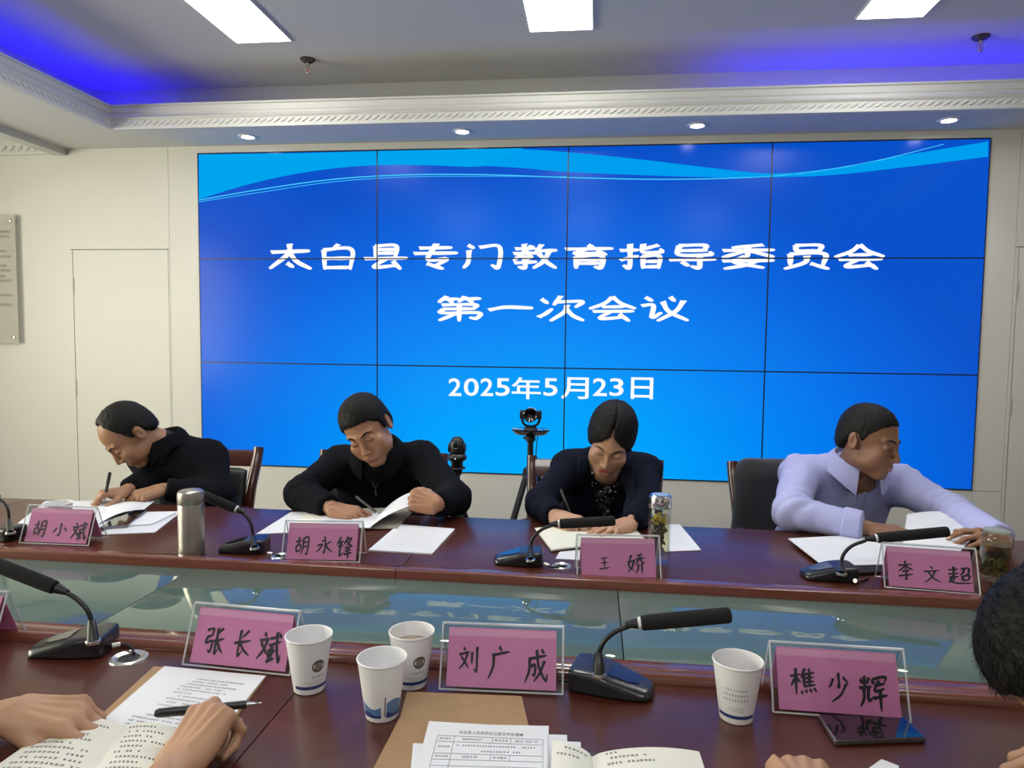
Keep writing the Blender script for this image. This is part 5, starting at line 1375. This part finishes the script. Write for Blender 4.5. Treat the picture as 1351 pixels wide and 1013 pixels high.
def undershirt(p, m, top=.035):
    q, n_ = p['nk'], p['nd']; ch = p['J']['chest']
    def f(P):
        d = s_rc(P, q-n_*.05+p['fwd']*.014, q+n_*top+p['fwd']*.004, .064, .0575)
        d = smax(d, ((P-(q+n_*top).astype(np.float32)) @ n_.astype(np.float32)), .004)
        d = smin(d, s_rc(P, ch+p['fwd']*.022, q-n_*.012+p['fwd']*.018-np.array([0, 0, .012]), .060, .050), .025)
        return np.maximum(d, ch[2]-.02-P[:, 2])
    V, F = nets(f, ch-np.array([.22, .25, .06]), q+.14, .006); return mk('undershirt', relax(V, F, 1), F, m, p['root'], angle=80)
UND = mat('undershirt_black', (.006, .006, .007, 1), .8)
undershirt(p2, UND); undershirt(p1, UND, .012)
ZIP = mat('zip_steel', (.30, .30, .31, 1), .35, metal=.8)
MB().tube([on_front(p2, .004, v) for v in np.linspace(.085, -.10, 14)], .0016, 6).build('zip', UND, p2['root'])
for sg in (-1, 1): MB().tube([on_front(p2, .004+sg*(.030*(t**.8)), .085+.085*t, .003) for t in np.linspace(0, 1, 10)], .0018, 6).build('zip', ZIP, p2['root'])
c = on_front(p2, .004, .070, .003)
MB().lathe([(0, -.014), (.004, -.012), (.0048, 0), (.003, .010), (0, .014)], c, 10, axis=(p2['RB'] @ np.array([0, 0, 1]))).build('zip_pull', STEEL, p2['root'])
pen(ony(502, 676, 2.10)+np.array([0, 0, -.01]), ony(470, 655, 2.16), 'pen held by the man in the zipped jacket', .0042)

# woman
p3 = person('p3', 'woman in navy blazer and dotted blouse looking down, writing in a notebook', dict(
    pel=(.035, 2.68, .53), chest=(.040, 2.54, .765), neck=(.045, 2.425, .925), shR=(-.080, 2.475, .878), shL=(.170, 2.475, .874),
    elR=(-.165, 2.235, .805), elL=(.165, 2.225, .81), wrR=(-.110, 2.120, .792), wrL=(.112, 2.110, .785), head=(.055, 2.31, 1.010), rot=(-9, 36, 13),
    knR=(-.06, 2.26, .52), knL=(.14, 2.26, .52), ftR=(-.06, 2.26, .0), ftL=(.14, 2.26, .0),
    by=0, lean=22, skin=SK3, lips=LIPF, nail=NAIL, cloth=BLZ, topname='blazer', hair='parted', hairmat=HB, ht=.015, seed=3, wide=.86, arm=.90, fem=1, cheek=1.06, width=.95, jaw=.85, nwid=.046, brow=.0013, pads=1, nh=.002,
    handR=dict(dir=(.70, -.55, -.10), back=(-.20, -.35, .85), curl=WRITE, thumb=(40, 24, 20, 18)),
    handL=dict(dir=(-.72, -.62, -.10), back=(.0, -.16, .98), curl=FLAT, thumb=(42, 12, 8, 8))))
def dots():
    m = bpy.data.materials.new('blouse_dots'); m.use_nodes = True; nt = m.node_tree
    tc = nt.nodes.new('ShaderNodeTexCoord'); vo = nt.nodes.new('ShaderNodeTexVoronoi'); vo.inputs['Scale'].default_value = 62; vo.inputs['Randomness'].default_value = .8
    nt.links.new(tc.outputs['Object'], vo.inputs['Vector'])
    lt = nt.nodes.new('ShaderNodeMath'); lt.operation = 'LESS_THAN'; lt.inputs[1].default_value = .27; nt.links.new(vo.outputs['Distance'], lt.inputs[0])
    mx = nt.nodes.new('ShaderNodeMix'); mx.data_type = 'RGBA'; mx.inputs[6].default_value = (.008, .008, .010, 1); mx.inputs[7].default_value = (.7, .7, .68, 1)
    nt.links.new(lt.outputs[0], mx.inputs[0]); p = nt.nodes['Principled BSDF']; nt.links.new(mx.outputs[2], p.inputs['Base Color']); p.inputs['Roughness'].default_value = .5
    return m
DOT = dots()
vee = lambda v: np.clip((v+.16)*.17, 0, .055)
overlay(p3, 'blouse', DOT, .0035, lambda u, v, w, P: np.maximum(np.maximum(np.abs(u)-vee(v), np.maximum(-w, w-.165)), np.maximum(v-.215, -.16-v)), .005)
overlay(p3, 'lapel', BLZ, .0075, lambda u, v, w, P: np.maximum(np.maximum(np.abs(np.abs(u)-vee(v)-.020)-.020*np.clip((v+.16)/.16, .2, 1), -w), np.maximum(v-.20, -.15-v)), .005)
def bl(P):
    q = p3['nk']; return np.maximum(s_rc(P, q-p3['nd']*.035, q+p3['nd']*.028, .060, .053), -s_rc(P, q-p3['nd']*.05, q+p3['nd']*.08, .050, .047))
V, F = nets(bl, p3['nk']-.12, p3['nk']+.12, .005); mk('blouse_collar', V, F, DOT, p3['root'], angle=80)
mb = MB()
for k in range(5):
    c = p3['J']['chest']+p3['RB'] @ np.array([(-1)**k*.008, -.115, .112-.024*k]); s0 = len(mb.v)
    mb.lathe([(0, -.016), (.012, -.010), (.015, 0), (.011, .010), (0, .015)], c, 14, axis=(.3*(-1)**k, -.3, 1))
mb.build('blouse_ruffle', DOT, p3['root'])['kind'] = 'stuff'
pen(onz(757, 690, TT+.012), ony(740, 645, 2.19), 'pen in the hand of the woman in the navy blazer', .0042)

# man in lavender shirt
p4 = person('p4', 'man in lavender shirt looking aside with papers in his hands', dict(
    pel=(.82, 2.68, .53), chest=(.845, 2.545, .765), neck=(.860, 2.425, .925), shR=(.695, 2.47, .885), shL=(1.015, 2.48, .862),
    elR=(.605, 2.225, .810), elL=(1.105, 2.300, .808), wrR=(.800, 2.130, .793), wrL=(1.118, 2.040, .797), head=(.868, 2.355, 1.022), rot=(46, 14, 4),
    knR=(.74, 2.26, .52), knL=(.94, 2.26, .52), ftR=(.74, 2.26, .0), ftL=(.94, 2.26, .0),
    by=12, lean=24, skin=SK4, lips=LIP, nail=NAIL, cloth=LAV, topname='shirt', hair='high', hairmat=HG, ht=.0065, seed=4, wide=1.04, wr=.006,
    handR=dict(dir=(.95, -.10, -.10), back=(.05, -.15, .95), curl=FLAT, thumb=(36, 10, 6, 6)),
    handL=dict(dir=(-.92, -.30, .10), back=(.10, -.55, .72), curl=[(24, 30, 18), (30, 36, 20), (36, 40, 24), (44, 44, 24)], thumb=(40, 28, 14, 10))))
collar(p4, LAV, r=.063, hgt=.038, gap=26, fold=.050, spread_=.022)
overlay(p4, 'placket', LAV, .0035, lambda u, v, w, P: np.maximum(np.maximum(np.abs(u)-.016, -w), np.maximum(v-.175, -.15-v)), .0055)
mb = MB()
for z in (.13, .05, -.03):
    P = np.array([p4['J']['chest']+p4['RB'] @ np.array([0, -.13, z])], np.float32)
    P = P-p4['fwd'].astype(np.float32)*(p4['cloth'](P)[0]-.006)
    b_ = MB().lathe([(0, .0012), (.0045, .0010), (.0052, 0), (.0045, -.001)], P[0], 14, axis=p4['fwd']); b_.build('button', mat('button_pale', (.62, .62, .72, 1), .3), p4['root'])
J = p4['J']; d = (J['wrR']-J['elR']); d /= np.linalg.norm(d)
overlay(p4, 'cuff', LAV, .0045, lambda u, v, w, P: np.abs((P-(J['wrR']-d*.048).astype(np.float32)) @ d.astype(np.float32))-.026, .005, J['wrR']-.13, J['wrR']+.10)

# writer at lower left (only the hands are in the picture)
n1 = person('n1', 'seated writer at lower left, hands over the open cream notebook', dict(
    pel=(-.76, .12, .53), chest=(-.75, .16, .80), neck=(-.74, .18, 1.03), shR=(-.575, .20, .96), shL=(-.92, .20, .96),
    elR=(-.49, .52, .80), elL=(-1.02, .56, .80), wrR=(-.512, .795, .790), wrL=(-.805, .885, .792), head=(-.77, .24, 1.17), rot=(178, 30, 0),
    knR=(-.64, .56, .52), knL=(-.88, .56, .52), ftR=(-.64, .56, .0), ftL=(-.88, .56, .0),
    by=180, lean=10, skin=SK5, lips=LIP, nail=NAIL, cloth=JKT, topname='jacket', hair='short', hairmat=HB, seed=5, cuff=.36, hands=1.0,
    handR=dict(dir=(.10, .92, .36), back=(-.28, -.50, .80), curl=[(30, 52, 26), (62, 70, 34), (72, 74, 36), (78, 74, 36)], thumb=(34, 18, 26, 22), h=.0024),
    handL=dict(dir=(.96, .10, -.06), back=(-.06, -.18, .97), curl=[(22, 34, 20), (32, 46, 26), (42, 54, 28), (50, 54, 30)], thumb=(30, 14, 8, 6), h=.0024)))
collar(p1 if False else n1, JKT)
pen(ony(346, 927, .905), ony(205, 941, .875), 'black pen with silver tip held by the writer at lower left', .0054)

# person leaning in at the right edge, glasses, hand at bottom
n3 = person('n3', 'dark haired person with glasses bowing in from the right edge', dict(
    pel=(.62, .16, .53), chest=(.62, .30, .78), neck=(.585, .60, .93), shR=(.78, .50, .90), shL=(.42, .46, .90),
    elR=(.80, .66, .805), elL=(.33, .66, .805), wrR=(.665, .945, .800), wrL=(.262, .845, .790), head=(.560, .83, .968), rot=(232, 68, 0),
    knR=(.70, .56, .52), knL=(.50, .56, .52), ftR=(.70, .56, .0), ftL=(.50, .56, .0),
    by=180, lean=40, skin=SK5, lips=LIP, nail=NAIL, cloth=JKT, topname='jacket', hair='short', hairmat=HB, ht=.016, seed=6, nstr=6000, slen=.016, cuff=.14, hands=1.0,
    handR=dict(dir=(-.95, .12, -.14), back=(-.1, -.25, .95), curl=RELAX, thumb=(38, 20, 16, 14), h=.0027),
    handL=dict(dir=(.10, .95, -.16), back=(0, .1, .98), curl=[(44, 50, 26), (48, 56, 28), (50, 58, 30), (54, 58, 30)], thumb=(30, 16, 10, 8), h=.0024)))
collar(n3, JKT)
R, hd = n3['R'], n3['hd']; fr = mat('spectacle_frame', (.02, .02, .025, 1), .25, metal=.3)
mb = MB(); tr = lambda p: tuple(R @ np.array(p)*n3['hsc']+hd)
for sg in (-1, 1):
    ring_ = [tr((sg*.033+.023*cos(a), -.106+.010*abs(cos(a))*(1 if cos(a)*sg > 0 else 0), -.004+.018*sin(a))) for a in np.linspace(0, 2*pi, 29)]
    mb.tube(ring_, .0016, 8)
    mb.tube([tr((sg*.056, -.096, .002)), tr((sg*.074, -.05, .006)), tr((sg*.081, .01, .004)), tr((sg*.080, .035, -.014))], .0016, 8)
mb.tube([tr((-.010, -.106, 0)), tr((0, -.110, .004)), tr((.010, -.106, 0))], .0015, 8)
gl = mb.build('glasses', fr, n3['root'])
mb = MB()
for sg in (-1, 1):
    mb.add([tr((sg*.033+.022*cos(a), -.105, -.004+.017*sin(a))) for a in np.linspace(0, 2*pi, 25)[:-1]], [tuple(range(24))])
mb.build('lens', clear('spectacle_lens', (.96, .97, .98, 1), .02, 1.5), gl)
